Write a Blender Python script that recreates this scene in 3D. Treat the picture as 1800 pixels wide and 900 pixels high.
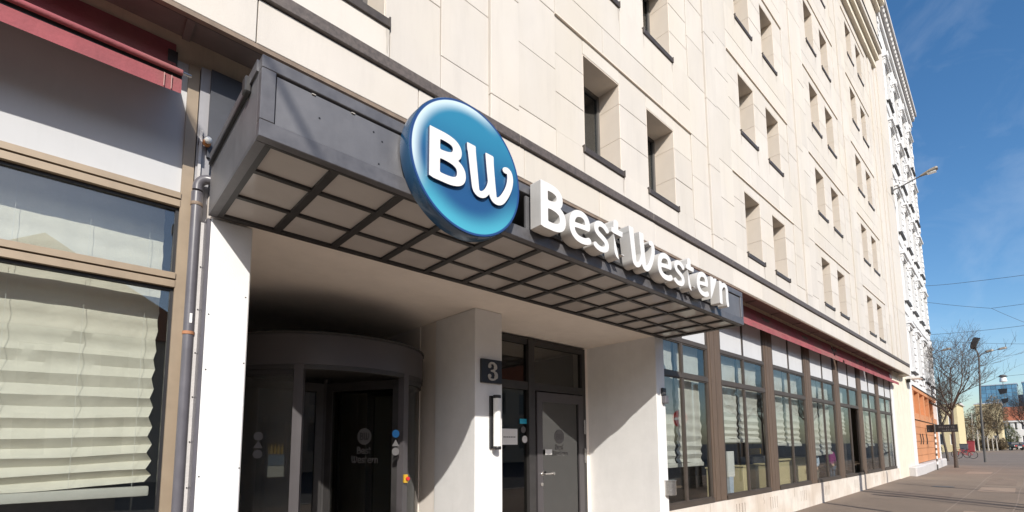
import bpy, bmesh, math, random
import numpy as np
from mathutils import Vector, Matrix, noise as mnoise
random.seed(7)
for o in list(bpy.data.objects): bpy.data.objects.remove(o)
sc = bpy.context.scene
COL = sc.collection
R = math.radians

# ------------------------------------------------------------------ camera
YAW, PITCH, ROLL = 0.7536, 0.1026, -0.0071
FPX, PX, PY = 852.94, 914.09, 694.88          # in pixels of the 1800 x 900 picture
fw = Vector((math.sin(YAW)*math.cos(PITCH), math.cos(YAW)*math.cos(PITCH), math.sin(PITCH)))
rt = Vector((math.cos(YAW), -math.sin(YAW), 0)); up = rt.cross(fw)
r2 = rt*math.cos(ROLL) + up*math.sin(ROLL); u2 = up*math.cos(ROLL) - rt*math.sin(ROLL)
cd = bpy.data.cameras.new('camera'); cam = bpy.data.objects.new('camera', cd); COL.objects.link(cam)
cam.matrix_world = Matrix(((r2.x, u2.x, -fw.x, 0), (r2.y, u2.y, -fw.y, 0), (r2.z, u2.z, -fw.z, 0), (0, 0, 0, 1)))
cd.sensor_fit = 'HORIZONTAL'; cd.sensor_width = 36; cd.lens = FPX/1800*36
cd.shift_x = (900-PX)/1800; cd.shift_y = (PY-450)/1800
cd.clip_start = 0.05; cd.clip_end = 3000
sc.camera = cam

# ------------------------------------------------------------------ light
SUN = Vector((0.566, 1.0, -0.711)).normalized()       # the way the light travels
w = bpy.data.worlds.new('World'); sc.world = w; w.use_nodes = True
nt = w.node_tree; bg = nt.nodes['Background']
sky = nt.nodes.new('ShaderNodeTexSky'); sky.sky_type = 'NISHITA'; sky.sun_disc = False
sky.sun_elevation = math.asin(-SUN.z); sky.sun_rotation = math.atan2(-SUN.x, -SUN.y)
sky.altitude = 100; sky.air_density = 1.0; sky.dust_density = 1.2; sky.ozone_density = 2.0
hs = nt.nodes.new('ShaderNodeHueSaturation'); hs.inputs['Saturation'].default_value = 1.28      # one even setting for the whole sky
nt.links.new(sky.outputs[0], hs.inputs['Color'])
tcw = nt.nodes.new('ShaderNodeTexCoord'); mpw = nt.nodes.new('ShaderNodeMapping'); mpw.inputs['Scale'].default_value = (1.2, 3.2, 5.0); mpw.inputs['Rotation'].default_value = (.3, .5, .4)
nzw = nt.nodes.new('ShaderNodeTexNoise'); nzw.inputs['Scale'].default_value = 2.6; nzw.inputs['Detail'].default_value = 9; nzw.inputs['Roughness'].default_value = .58; nzw.inputs['Distortion'].default_value = .5
nt.links.new(tcw.outputs['Generated'], mpw.inputs[0]); nt.links.new(mpw.outputs[0], nzw.inputs['Vector'])
rgw = nt.nodes.new('ShaderNodeMapRange'); rgw.inputs[1].default_value = .46; rgw.inputs[2].default_value = .85; rgw.inputs[3].default_value = 0; rgw.inputs[4].default_value = .15
nt.links.new(nzw.outputs['Fac'], rgw.inputs[0])
mxw = nt.nodes.new('ShaderNodeMix'); mxw.data_type = 'RGBA'; mxw.inputs[7].default_value = (6.2, 6.6, 7.0, 1)       # thin cirrus
nt.links.new(rgw.outputs[0], mxw.inputs[0]); nt.links.new(hs.outputs[0], mxw.inputs[6]); nt.links.new(mxw.outputs[2], bg.inputs[0]); bg.inputs[1].default_value = 0.124
sd = bpy.data.lights.new('sun', 'SUN'); sd.energy = 3.9; sd.angle = R(0.53); sd.color = (1.0, 0.95, 0.87)
so = bpy.data.objects.new('sun', sd); COL.objects.link(so); so.location = (-20, -40, 30)
so.rotation_euler = SUN.to_track_quat('-Z', 'Y').to_euler()
vs = sc.view_settings; vs.view_transform = 'Standard'; vs.look = 'None'; vs.exposure = 0.40; vs.gamma = 1
vs.use_curve_mapping = False

# ------------------------------------------------------------------ materials
MATS = {}
def mat(name, col, rough=0.6, metal=0.0, var=0.08, scale=6.0, bump=0.0, bscale=60.0, stain=0.0, rnd=0.0, spec=0.5,
        stretch=(1, 1, 1), coat=0.0, trans=0.0, hue=None):
    m = bpy.data.materials.new(name); m.use_nodes = True; MATS[name] = m
    n = m.node_tree.nodes; L = m.node_tree.links; b = n['Principled BSDF']
    tc = n.new('ShaderNodeTexCoord'); mp = n.new('ShaderNodeMapping'); mp.inputs['Scale'].default_value = stretch
    L.new(tc.outputs['Object'], mp.inputs[0])
    nz = n.new('ShaderNodeTexNoise'); nz.inputs['Scale'].default_value = scale; nz.inputs['Detail'].default_value = 8
    nz.inputs['Roughness'].default_value = 0.62
    L.new(mp.outputs[0], nz.inputs['Vector'])
    mr = n.new('ShaderNodeMapRange'); mr.inputs[1].default_value = 0.3; mr.inputs[2].default_value = 0.7
    mr.inputs[3].default_value = 1-var; mr.inputs[4].default_value = 1+var; L.new(nz.outputs['Fac'], mr.inputs[0])
    base = n.new('ShaderNodeMix'); base.data_type = 'RGBA'; base.blend_type = 'MULTIPLY'; base.inputs[0].default_value = 1
    base.inputs[6].default_value = (*col, 1); L.new(mr.outputs[0], base.inputs[7])
    out = base.outputs[2]
    if hue:                                   # a second tone in large patches
        n2 = n.new('ShaderNodeTexNoise'); n2.inputs['Scale'].default_value = scale*0.3; n2.inputs['Detail'].default_value = 4
        L.new(mp.outputs[0], n2.inputs['Vector'])
        r_ = n.new('ShaderNodeMapRange'); r_.inputs[1].default_value = 0.42; r_.inputs[2].default_value = 0.66; L.new(n2.outputs['Fac'], r_.inputs[0])
        hm = n.new('ShaderNodeMix'); hm.data_type = 'RGBA'; hm.inputs[7].default_value = (*hue, 1)
        L.new(r_.outputs[0], hm.inputs[0]); L.new(out, hm.inputs[6]); out = hm.outputs[2]
    if stain:
        ms = n.new('ShaderNodeMapping'); ms.inputs['Scale'].default_value = (3.0, 3.0, 0.35); L.new(tc.outputs['Object'], ms.inputs[0])
        n3 = n.new('ShaderNodeTexNoise'); n3.inputs['Scale'].default_value = 1.6; n3.inputs['Detail'].default_value = 7; n3.inputs['Roughness'].default_value = .7
        L.new(ms.outputs[0], n3.inputs['Vector'])
        r3 = n.new('ShaderNodeMapRange'); r3.inputs[1].default_value = 0.5; r3.inputs[2].default_value = 0.8
        r3.inputs[3].default_value = 1; r3.inputs[4].default_value = 1-stain; L.new(n3.outputs['Fac'], r3.inputs[0])
        sm = n.new('ShaderNodeMix'); sm.data_type = 'RGBA'; sm.blend_type = 'MULTIPLY'; sm.inputs[0].default_value = 1
        L.new(out, sm.inputs[6]); L.new(r3.outputs[0], sm.inputs[7]); out = sm.outputs[2]
    if rnd:                                   # piece to piece variation
        oi = n.new('ShaderNodeObjectInfo'); gi = n.new('ShaderNodeNewGeometry')
        ad = n.new('ShaderNodeMath'); ad.operation = 'ADD'; L.new(oi.outputs['Random'], ad.inputs[0]); L.new(gi.outputs['Random Per Island'], ad.inputs[1])
        fr = n.new('ShaderNodeMath'); fr.operation = 'FRACT'; L.new(ad.outputs[0], fr.inputs[0])
        r4 = n.new('ShaderNodeMapRange'); r4.inputs[3].default_value = 1-rnd; r4.inputs[4].default_value = 1+rnd*.6; L.new(fr.outputs[0], r4.inputs[0])
        rm = n.new('ShaderNodeMix'); rm.data_type = 'RGBA'; rm.blend_type = 'MULTIPLY'; rm.inputs[0].default_value = 1
        L.new(out, rm.inputs[6]); L.new(r4.outputs[0], rm.inputs[7]); out = rm.outputs[2]
    L.new(out, b.inputs['Base Color'])
    b.inputs['Roughness'].default_value = rough; b.inputs['Metallic'].default_value = metal
    b.inputs['Specular IOR Level'].default_value = spec; b.inputs['Coat Weight'].default_value = coat
    rr = n.new('ShaderNodeMapRange'); rr.inputs[3].default_value = max(0.02, rough-.12); rr.inputs[4].default_value = min(1, rough+.12)
    L.new(nz.outputs['Fac'], rr.inputs[0]); L.new(rr.outputs[0], b.inputs['Roughness'])
    if bump:
        nb = n.new('ShaderNodeTexNoise'); nb.inputs['Scale'].default_value = bscale; nb.inputs['Detail'].default_value = 6
        L.new(mp.outputs[0], nb.inputs['Vector'])
        bp = n.new('ShaderNodeBump'); bp.inputs['Strength'].default_value = bump; bp.inputs['Distance'].default_value = 0.01
        L.new(nb.outputs['Fac'], bp.inputs['Height']); L.new(bp.outputs[0], b.inputs['Normal'])
    if trans:
        tr = n.new('ShaderNodeBsdfTranslucent'); L.new(out, tr.inputs[0])
        mx = n.new('ShaderNodeMixShader'); mx.inputs[0].default_value = trans
        L.new(b.outputs[0], mx.inputs[1]); L.new(tr.outputs[0], mx.inputs[2]); L.new(mx.outputs[0], n['Material Output'].inputs[0])
    return m
def glass(name, tint=(0.9, 0.95, 0.93), refl=1.0, rough=0.0, wave=0.0):
    m = bpy.data.materials.new(name); m.use_nodes = True; MATS[name] = m
    n = m.node_tree.nodes; L = m.node_tree.links; n.remove(n['Principled BSDF'])
    t = n.new('ShaderNodeBsdfTransparent'); t.inputs[0].default_value = (*tint, 1)
    g = n.new('ShaderNodeBsdfGlossy'); g.inputs['Roughness'].default_value = rough
    lw_ = n.new('ShaderNodeLayerWeight'); lw_.inputs[0].default_value = .5        # Schlick: the same from both sides of the thin pane
    pw = n.new('ShaderNodeMath'); pw.operation = 'POWER'; pw.inputs[1].default_value = 5.0; L.new(lw_.outputs['Facing'], pw.inputs[0])
    k = n.new('ShaderNodeMath'); k.operation = 'MULTIPLY_ADD'; k.inputs[1].default_value = .62*min(1, refl); k.inputs[2].default_value = .042*refl; k.use_clamp = True
    L.new(pw.outputs[0], k.inputs[0]); mx = n.new('ShaderNodeMixShader')
    L.new(k.outputs[0], mx.inputs[0]); L.new(t.outputs[0], mx.inputs[1]); L.new(g.outputs[0], mx.inputs[2])
    L.new(mx.outputs[0], n['Material Output'].inputs[0])
    if wave:
        tc = n.new('ShaderNodeTexCoord'); nz = n.new('ShaderNodeTexNoise'); nz.inputs['Scale'].default_value = 1.3; nz.inputs['Detail'].default_value = 1
        L.new(tc.outputs['Object'], nz.inputs['Vector'])
        bp = n.new('ShaderNodeBump'); bp.inputs['Strength'].default_value = wave; bp.inputs['Distance'].default_value = 0.02
        L.new(nz.outputs['Fac'], bp.inputs['Height']); L.new(bp.outputs[0], g.inputs['Normal'])
    return m

mat('stone', (0.615, 0.568, 0.512), 0.75, var=.04, scale=2.2, bump=.15, bscale=140, rnd=.055, stain=.10, hue=(.61, .555, .48), stretch=(1, 1, .5))
mat('stone_reveal', (0.76, 0.665, 0.56), 0.75, var=.05, scale=2.2, bump=.12, bscale=140, rnd=.04, stain=.08)  # paler than the facing stone: bounced light put into the colour
mat('rain_mark', (.50, .455, .40), .8, var=.1)
mat('joint', (0.30, 0.245, 0.19), 0.9, var=.2)
mat('cream_paint', (0.55, 0.45, 0.32), 0.7, var=.12, scale=4, bump=.1, stain=.35)
mat('cream_wall', (0.72, 0.655, 0.54), 0.75, var=.06, scale=3, bump=.15, stain=.16)
mat('brown_band', (0.105, 0.085, 0.075), 0.55, var=.35, scale=22, bump=.25, bscale=220, stain=.25)
mat('drip', (0.21, 0.155, 0.115), 0.7, var=.2, scale=12)
mat('soffit', (0.20, 0.17, 0.15), 0.7, var=.15, scale=5, bump=.1)
mat('white_plaster', (0.74, 0.735, 0.725), 0.8, var=.035, scale=5, bump=.22, bscale=90, stain=.05)
mat('taupe_plaster', (0.80, 0.74, 0.68), 0.85, var=.04, scale=4, bump=.2, bscale=80, stain=.05)
mat('plinth', (0.66, 0.60, 0.53), 0.8, var=.09, scale=4, bump=.3, bscale=40, stain=.25, hue=(.56, .48, .40))
mat('canopy_metal', (0.152, 0.150, 0.158), 0.46, metal=.25, var=.16, scale=3.2, bump=.05, bscale=30, stain=.18, spec=.5)
mat('canopy_frame', (0.125, 0.122, 0.13), 0.45, metal=.25, var=.2, scale=8, stain=.15)
mat('frame_dark', (0.035, 0.033, 0.033), 0.5, var=.2, scale=9)
mat('pipe_grey', (0.115, 0.11, 0.125), 0.35, var=.12, scale=7, stain=.2)
mat('bronze', (0.315, 0.245, 0.172), 0.45, metal=.15, var=.08, scale=6, stain=.12)
mat('wood_brown', (0.115, 0.080, 0.057), 0.62, var=.28, scale=9, stretch=(7, 7, .35), bump=.2, bscale=18, stain=.15)
mat('frame_brown', (0.066, 0.052, 0.042), 0.5, var=.18, scale=8, stain=.12)
mat('panel_white', (0.53, 0.535, 0.545), 0.75, spec=.12, var=.03, scale=3, stain=.06)
mat('panel_grey', (0.30, 0.295, 0.31), 0.6, var=.12, scale=4, stain=.2)
mat('panel_dark', (0.05, 0.052, 0.062), 0.5, var=.15, scale=4)
mat('awning_red', (0.30, 0.075, 0.085), 0.85, var=.16, scale=5, bump=.3, bscale=45, stain=.25, hue=(.27, .11, .10), trans=.03)
mat('awning_thread', (.42, .25, .22), .8)
mat('sign_white', (0.74, 0.725, 0.70), 0.3, var=.02, scale=3)
mat('sign_return', (0.56, 0.545, 0.52), 0.38, var=.05, scale=6, stain=.12)
mat('navy', (0.012, 0.035, 0.10), 0.35, var=.1)
mat('rim_blue', (0.013, 0.06, 0.13), 0.28, var=.18, scale=3, coat=.3)
mat('black_plastic', (0.018, 0.018, 0.02), 0.4, var=.15)
mat('numeral', (0.42, 0.39, 0.35), 0.5, var=.15, scale=14)
mat('steel', (0.55, 0.53, 0.51), 0.24, metal=.9, var=.08, scale=10, stretch=(1, 1, 20))
mat('lamp_tube', (0.82, 0.82, 0.80), 0.35, var=.02)
mat('door_grey', (0.07, 0.064, 0.068), 0.42, var=.06, scale=4)
mat('blind_cloth', (0.76, 0.73, 0.645), 0.8, var=.05, scale=7, bump=.6, bscale=13, trans=.07, stain=.06)
mat('blind_white', (0.72, 0.71, 0.67), 0.8, var=.06, scale=6, bump=.3, bscale=8, trans=.25)
mat('interior_dark', (0.055, 0.05, 0.047), 0.8, var=.2)
mat('interior_floor', (0.09, 0.07, 0.055), 0.35, var=.2)
mat('interior_wall', (0.16, 0.135, 0.11), 0.8, var=.15)
mat('counter', (0.62, 0.53, 0.32), 0.5, var=.05)
mat('cabinet', (0.20, 0.20, 0.23), 0.5, var=.05)
mat('paper', (0.75, 0.75, 0.74), 0.7, var=.03)
mat('sticker_blue', (0.03, 0.22, 0.55), 0.4, var=.05)
mat('sticker_cyan', (0.03, 0.40, 0.58), 0.4, var=.05)
mat('yellow', (0.52, 0.32, 0.03), 0.45, var=.05)
mat('bin_red', (0.30, 0.045, 0.05), .5, var=.1)
mat('red', (0.55, 0.03, 0.03), 0.45, var=.08)
mat('orange_lamp', (0.60, 0.25, 0.08), 0.5, var=.1)
mat('sill_brown', (0.062, 0.05, 0.042), .5, var=.25, scale=14)
mat('etched', (0.11, 0.106, 0.106), 0.6, var=.05)
mat('pavement', (0.225, 0.171, 0.128), 0.85, var=.14, scale=1.2, bump=.5, bscale=160, stain=.10, hue=(.188, .142, .107))
mat('pave_dark', (.20, .148, .112), .9, var=.2, scale=3, bump=.6, bscale=150)
mat('pave_light', (.30, .22, .165), .9, var=.16, scale=3, bump=.5, bscale=150)
mat('bounce_stone', (.50, .39, .29), .7, var=.08, scale=4, bump=.2, rnd=.08)  # made-up pale stone that bounces warm light up into the entrance
mat('pave_seam', (0.245, 0.19, 0.148), 0.85, var=.2, scale=20)
mat('asphalt', (0.052, 0.05, 0.05), 0.85, var=.2, scale=2, bump=.5, bscale=140)
mat('kerb', (0.36, 0.34, 0.32), 0.8, var=.12, scale=5, bump=.3)
mat('window_frame', (0.11, 0.105, 0.10), .45, var=.1)
mat('white_stucco', (0.72, 0.715, 0.71), 0.75, var=.06, scale=6, bump=.35, bscale=22, stain=.1)
mat('stucco_grey', (0.52, 0.50, 0.49), 0.8, var=.08, scale=5, bump=.3)
mat('orange_panel', (0.56, 0.25, 0.115), 0.6, var=.08, scale=4, stain=.12, rnd=.08)
mat('orange_dark', (0.26, 0.085, 0.028), 0.6, var=.12)
mat('bark', (0.085, 0.066, 0.054), 0.9, var=.3, scale=14, bump=.5)
mat('birch', (0.42, 0.39, 0.34), 0.85, var=.35, scale=9, stretch=(1, 1, 4))
mat('leaf_brown', (0.185, 0.135, 0.075), 0.85, var=.35, scale=3, rnd=.4)
mat('leaf_green', (0.10, 0.115, 0.045), 0.8, var=.3, scale=3, rnd=.4)
mat('pole_grey', (0.10, 0.095, 0.09), 0.55, var=.15)
mat('lamp_head', (0.28, 0.245, 0.20), 0.45, var=.15)
mat('yellow_wall', (0.62, 0.52, 0.31), 0.8, var=.08, scale=2)
mat('roof_red', (0.36, 0.12, 0.06), 0.8, var=.2, scale=6)
mat('tower_glass', (0.12, 0.27, 0.42), 0.12, metal=.3, var=.12, scale=.2, rnd=.25)
mat('tower_frame', (0.38, 0.46, 0.54), 0.5, var=.05)
mat('car_black', (0.012, 0.012, 0.014), 0.25, var=.1, coat=.5)
mat('car_grey', (0.10, 0.10, 0.11), 0.3, var=.1, coat=.5)
mat('tyre', (0.02, 0.02, 0.02), 0.85, var=.1)
mat('skin', (0.55, 0.36, 0.27), 0.6, var=.05)
mat('purple', (0.28, 0.03, 0.17), 0.85, var=.15, scale=9)
mat('jeans', (0.045, 0.09, 0.15), 0.85, var=.15)
mat('shirt_blue', (0.45, 0.53, 0.66), 0.85, var=.08)
mat('trousers', (0.20, 0.18, 0.15), 0.85, var=.1)
mat('hair', (0.52, 0.47, 0.38), 0.8, var=.15)
mat('hair_dark', (0.10, 0.08, 0.07), 0.8, var=.15)
mat('cable', (0.03, 0.03, 0.032), 0.6, var=.1)
mat('rust', (0.35, 0.16, 0.08), 0.7, var=.2)
mat('opp_wall', (0.46, 0.42, 0.36), 0.85, var=.08, scale=1)
mat('opp_wall_b', (0.36, 0.30, 0.25), 0.85, var=.08, scale=1)
mat('curtain', (0.62, 0.61, 0.58), 0.85, var=.06, trans=.2)
glass('shop_glass', (0.91, 0.925, 0.91), 2.5, wave=.05)
glass('win_glass', (0.55, 0.6, 0.62), 2.6, wave=.04)
glass('door_glass', (0.66, 0.66, 0.64), 2.2)
glass('leaf_glass', (0.25, 0.24, 0.24), 4.2)
# soffit panels of the canopy: milky glass with a polished face
m = mat('soffit_glass', (0.48, 0.45, 0.43), 0.10, var=.05, scale=3, spec=.6)
# face of the round sign: printed gradient
def disc_mat():
    m = bpy.data.materials.new('sign_face_blue'); m.use_nodes = True; MATS['sign_face_blue'] = m
    n = m.node_tree.nodes; L = m.node_tree.links; b = n['Principled BSDF']
    tc = n.new('ShaderNodeTexCoord'); sx = n.new('ShaderNodeSeparateXYZ'); L.new(tc.outputs['Object'], sx.inputs[0])
    # object coordinates of the face run from -1 to 1 after scaling by the radius
    vl = n.new('ShaderNodeVectorMath'); vl.operation = 'LENGTH'
    cb = n.new('ShaderNodeCombineXYZ'); L.new(sx.outputs[0], cb.inputs[0]); L.new(sx.outputs[2], cb.inputs[1]); L.new(cb.outputs[0], vl.inputs[0])
    rad = n.new('ShaderNodeMath'); rad.operation = 'DIVIDE'; rad.inputs[1].default_value = 0.487; L.new(vl.outputs['Value'], rad.inputs[0])
    def rng(src, a, bb, c=0, d=1):
        r = n.new('ShaderNodeMapRange'); r.interpolation_type = 'SMOOTHSTEP'
        for i, v in ((1, a), (2, bb), (3, c), (4, d)): r.inputs[i].default_value = v
        L.new(src, r.inputs[0]); return r.outputs[0]
    # blue body, darker in the lower middle and lighter above
    hz = n.new('ShaderNodeMath'); hz.operation = 'DIVIDE'; hz.inputs[1].default_value = 0.487; L.new(sx.outputs[2], hz.inputs[0])
    hx = n.new('ShaderNodeMath'); hx.operation = 'DIVIDE'; hx.inputs[1].default_value = 0.487; L.new(sx.outputs[0], hx.inputs[0])
    def mix(f, a, bb):
        x = n.new('ShaderNodeMix'); x.data_type = 'RGBA'
        if hasattr(f, 'links'): L.new(f, x.inputs[0])
        else: x.inputs[0].default_value = f
        for s, i in ((a, 6), (bb, 7)):
            if hasattr(s, 'links'): L.new(s, x.inputs[i])
            else: x.inputs[i].default_value = (*s, 1)
        return x.outputs[2]
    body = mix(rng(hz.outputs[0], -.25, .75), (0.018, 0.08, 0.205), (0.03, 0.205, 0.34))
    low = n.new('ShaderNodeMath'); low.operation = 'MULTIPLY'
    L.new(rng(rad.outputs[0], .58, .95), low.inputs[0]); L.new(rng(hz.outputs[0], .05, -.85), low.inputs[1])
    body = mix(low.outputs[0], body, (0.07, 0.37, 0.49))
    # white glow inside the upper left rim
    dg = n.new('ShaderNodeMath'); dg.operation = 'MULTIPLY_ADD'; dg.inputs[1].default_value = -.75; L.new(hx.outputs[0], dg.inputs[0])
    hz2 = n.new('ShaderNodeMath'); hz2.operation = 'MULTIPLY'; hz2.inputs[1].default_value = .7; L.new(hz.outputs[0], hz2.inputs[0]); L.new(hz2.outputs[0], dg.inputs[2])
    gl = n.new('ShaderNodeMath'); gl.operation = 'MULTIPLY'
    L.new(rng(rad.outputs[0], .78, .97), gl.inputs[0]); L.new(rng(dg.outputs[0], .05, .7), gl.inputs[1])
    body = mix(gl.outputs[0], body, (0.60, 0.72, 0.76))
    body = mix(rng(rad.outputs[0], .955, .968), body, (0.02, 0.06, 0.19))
    L.new(body, b.inputs['Base Color']); b.inputs['Roughness'].default_value = .32
disc_mat()

# ------------------------------------------------------------------ mesh helpers
BASE = {}
def box(bm, x0, x1, y0, y1, z0, z1):
    v = [bm.verts.new(p) for p in ((x0, y0, z0), (x1, y0, z0), (x1, y1, z0), (x0, y1, z0), (x0, y0, z1), (x1, y0, z1), (x1, y1, z1), (x0, y1, z1))]
    for f in ((0, 3, 2, 1), (4, 5, 6, 7), (0, 1, 5, 4), (1, 2, 6, 5), (2, 3, 7, 6), (3, 0, 4, 7)): bm.faces.new([v[i] for i in f])
    return v
def B(*boxes):
    bm = bmesh.new()
    for b in boxes: box(bm, *b)
    return bm
def bevel(bm, r, seg=1):
    bmesh.ops.bevel(bm, geom=bm.edges[:], offset=r, segments=seg, affect='EDGES', profile=.6); return bm
def tube(bm, pts, rad, n=8, cap=True):
    pts = [Vector(p) for p in pts]; rings = []
    rads = rad if isinstance(rad, (list, tuple)) else [rad]*len(pts)
    ref = None
    for i, p in enumerate(pts):
        a = pts[max(i-1, 0)]; b = pts[min(i+1, len(pts)-1)]; d = (b-a).normalized()
        if ref is None: ref = Vector((0, 0, 1)) if abs(d.z) < .9 else Vector((1, 0, 0))
        s = d.cross(ref); s.normalize(); t = s.cross(d); ref = t
        rings.append([bm.verts.new(p + (s*math.cos(2*math.pi*k/n) + t*math.sin(2*math.pi*k/n))*rads[i]) for k in range(n)])
    for a, b in zip(rings, rings[1:]):
        for k in range(n): bm.faces.new((a[k], a[(k+1) % n], b[(k+1) % n], b[k]))
    if cap:
        bm.faces.new(rings[0][::-1]); bm.faces.new(rings[-1])
    return bm
def prism(bm, poly, d0, d1, axis='y'):
    """poly: (a,b) points; extruded along axis from d0 to d1"""
    def P(a, b, d): return {'y': (a, d, b), 'x': (d, a, b), 'z': (a, b, d)}[axis]
    A = [bm.verts.new(P(a, b, d0)) for a, b in poly]; C = [bm.verts.new(P(a, b, d1)) for a, b in poly]
    bm.faces.new(A[::-1]); bm.faces.new(C); n = len(poly)
    for i in range(n): bm.faces.new((A[i], A[(i+1) % n], C[(i+1) % n], C[i]))
    return bm
def lathe(bm, prof, c, n=24, axis='z'):
    rings = []
    for r, h in prof:
        ring = []
        for k in range(n):
            a = 2*math.pi*k/n; x, y = r*math.cos(a), r*math.sin(a)
            p = {'z': (x, y, h), 'y': (x, h, y), 'x': (h, x, y)}[axis]
            ring.append(bm.verts.new((c[0]+p[0], c[1]+p[1], c[2]+p[2])))
        rings.append(ring)
    for a, b in zip(rings, rings[1:]):
        for k in range(n): bm.faces.new((a[k], a[(k+1) % n], b[(k+1) % n], b[k]))
    bm.faces.new(rings[0][::-1]); bm.faces.new(rings[-1]); return bm
def wall_holes(bm, x0, x1, z0, z1, y0, y1, holes):
    xs = sorted({x0, x1, *[min(max(h[i], x0), x1) for h in holes for i in (0, 1)]}); zs = sorted({z0, z1, *[min(max(h[i], z0), z1) for h in holes for i in (2, 3)]})
    for za, zb in zip(zs, zs[1:]):
        run = None
        for xa, xb in zip(xs, xs[1:]):
            cx, cz = (xa+xb)/2, (za+zb)/2
            solid = not any(h[0] < cx < h[1] and h[2] < cz < h[3] for h in holes)
            if solid: run = [run[0], xb] if run else [xa, xb]
            if (not solid or xb == xs[-1]) and run:
                box(bm, run[0], run[1], y0, y1, za, zb); run = None
    return bm
def obj(name, bm, m, parent=None, base=None, smooth=False, mats=None):
    if isinstance(bm, bmesh.types.BMesh):
        bmesh.ops.recalc_face_normals(bm, faces=bm.faces)
        me = bpy.data.meshes.new(name); 
        o_ = BASE[parent.name] if parent else Vector(base or (0, 0, 0))
        bmesh.ops.translate(bm, verts=bm.verts, vec=-o_)
        bm.to_mesh(me); bm.free()
    else: me = bm; o_ = BASE[parent.name] if parent else Vector(base or (0, 0, 0))
    if not me.materials:
        for k in (mats or [m]): me.materials.append(MATS[k])
    if smooth:
        for p_ in me.polygons: p_.use_smooth = True
        if smooth == 'auto':
            me.set_sharp_from_angle(angle=R(38))
    o = bpy.data.objects.new(name, me); COL.objects.link(o); BASE[o.name] = o_
    if parent: o.parent = parent
    else: o.location = o_
    return o
def place(name, me, loc, parent):
    """a child sharing mesh data, set at a world location"""
    o = bpy.data.objects.new(name, me); COL.objects.link(o); o.parent = parent
    o.location = Vector(loc)-BASE[parent.name]; BASE[o.name] = Vector(loc); return o
def tag(o, label, cat, group=None):
    o['label'] = label; o['category'] = cat
    if group: o['group'] = group
    return o
def thing(name, label, cat, loc, group=None):
    o = bpy.data.objects.new(name, None); COL.objects.link(o); o.location = loc; BASE[o.name] = Vector(loc)
    o.empty_display_size = .2
    return tag(o, label, cat, group)
def struct(o): o['kind'] = 'structure'; return o
def copy_tree(o, loc, parent=None, rotz=None, scale=None):
    c = o.copy(); COL.objects.link(c); BASE[c.name] = Vector(loc)
    if parent is None:
        c.location = loc
        if rotz is not None: c.rotation_euler[2] = rotz
        if scale is not None: c.scale = scale
    else: c.parent = parent
    for ch in o.children: copy_tree(ch, loc, c)
    return c
def quick(bm, m, smooth=False):
    bmesh.ops.recalc_face_normals(bm, faces=bm.faces)
    me = bpy.data.meshes.new('m'); bm.to_mesh(me); bm.free(); me.materials.append(MATS[m])
    if smooth:
        for p_ in me.polygons: p_.use_smooth = True
    return me

# ------------------------------------------------------------------ lettering: outlines from strokes
def bez(*c, n=14):
    out = []
    for i in range(0, len(c)-1, 3):
        p0, p1, p2, p3 = [np.array(q, float) for q in c[i:i+4]]
        for k in range(n+1):
            t = k/n; out.append((1-t)**3*p0 + 3*(1-t)**2*t*p1 + 3*(1-t)*t*t*p2 + t**3*p3)
    return out
def glyph_sdf(strokes, boxes, X, Y):
    D = np.full(X.shape, 9.0)
    for pts, r0, r1 in strokes:
        n = len(pts)-1
        for i in range(n):
            a, b = pts[i], pts[i+1]; d = b-a; L2 = max(d@d, 1e-9)
            t = np.clip(((X-a[0])*d[0] + (Y-a[1])*d[1])/L2, 0, 1)
            r = r0 + (r1-r0)*(i+t)/n
            D = np.minimum(D, np.hypot(X-a[0]-t*d[0], Y-a[1]-t*d[1])-r)
    for poly in boxes:                        # convex polygons, counter-clockwise
        m = np.full(X.shape, -9.0)
        for i in range(len(poly)):
            a = np.array(poly[i]); b = np.array(poly[(i+1) % len(poly)]); e = b-a; nn = np.array((e[1], -e[0]))/np.hypot(*e)
            m = np.maximum(m, (X-a[0])*nn[0]+(Y-a[1])*nn[1])
        D = np.minimum(D, m)
    return D
def contours(D, xs, ys):
    segs = {}
    def ip(i, j, k, l):
        a, b = D[j, i], D[l, k]; t = a/(a-b); return (round(xs[i]+(xs[k]-xs[i])*t, 6), round(ys[j]+(ys[l]-ys[j])*t, 6))
    H, W = D.shape; nb = {}
    ins = D < 0
    code = ins[:-1, :-1]*1 + ins[:-1, 1:]*2 + ins[1:, 1:]*4 + ins[1:, :-1]*8
    for j, i in zip(*np.nonzero((code > 0) & (code < 15))):
        c = code[j, i]
        e = {0: lambda: ip(i, j, i+1, j), 1: lambda: ip(i+1, j, i+1, j+1), 2: lambda: ip(i, j+1, i+1, j+1), 3: lambda: ip(i, j, i, j+1)}
        tab = {1: [(3, 0)], 2: [(0, 1)], 3: [(3, 1)], 4: [(1, 2)], 5: [(3, 2), (1, 0)], 6: [(0, 2)], 7: [(3, 2)], 8: [(2, 3)], 9: [(2, 0)], 10: [(0, 3), (2, 1)], 11: [(2, 1)], 12: [(1, 3)], 13: [(1, 0)], 14: [(0, 3)]}[c]
        for a, b in tab: nb[e[a]()] = e[b]()
    loops = []
    while nb:
        s, _ = next(iter(nb.items())); lp = [s]; q = nb.pop(s)
        while q in nb: lp.append(q); q = nb.pop(q)
        if len(lp) > 8: loops.append(lp)
    return loops
S_ = .085
GL = {}
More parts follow.
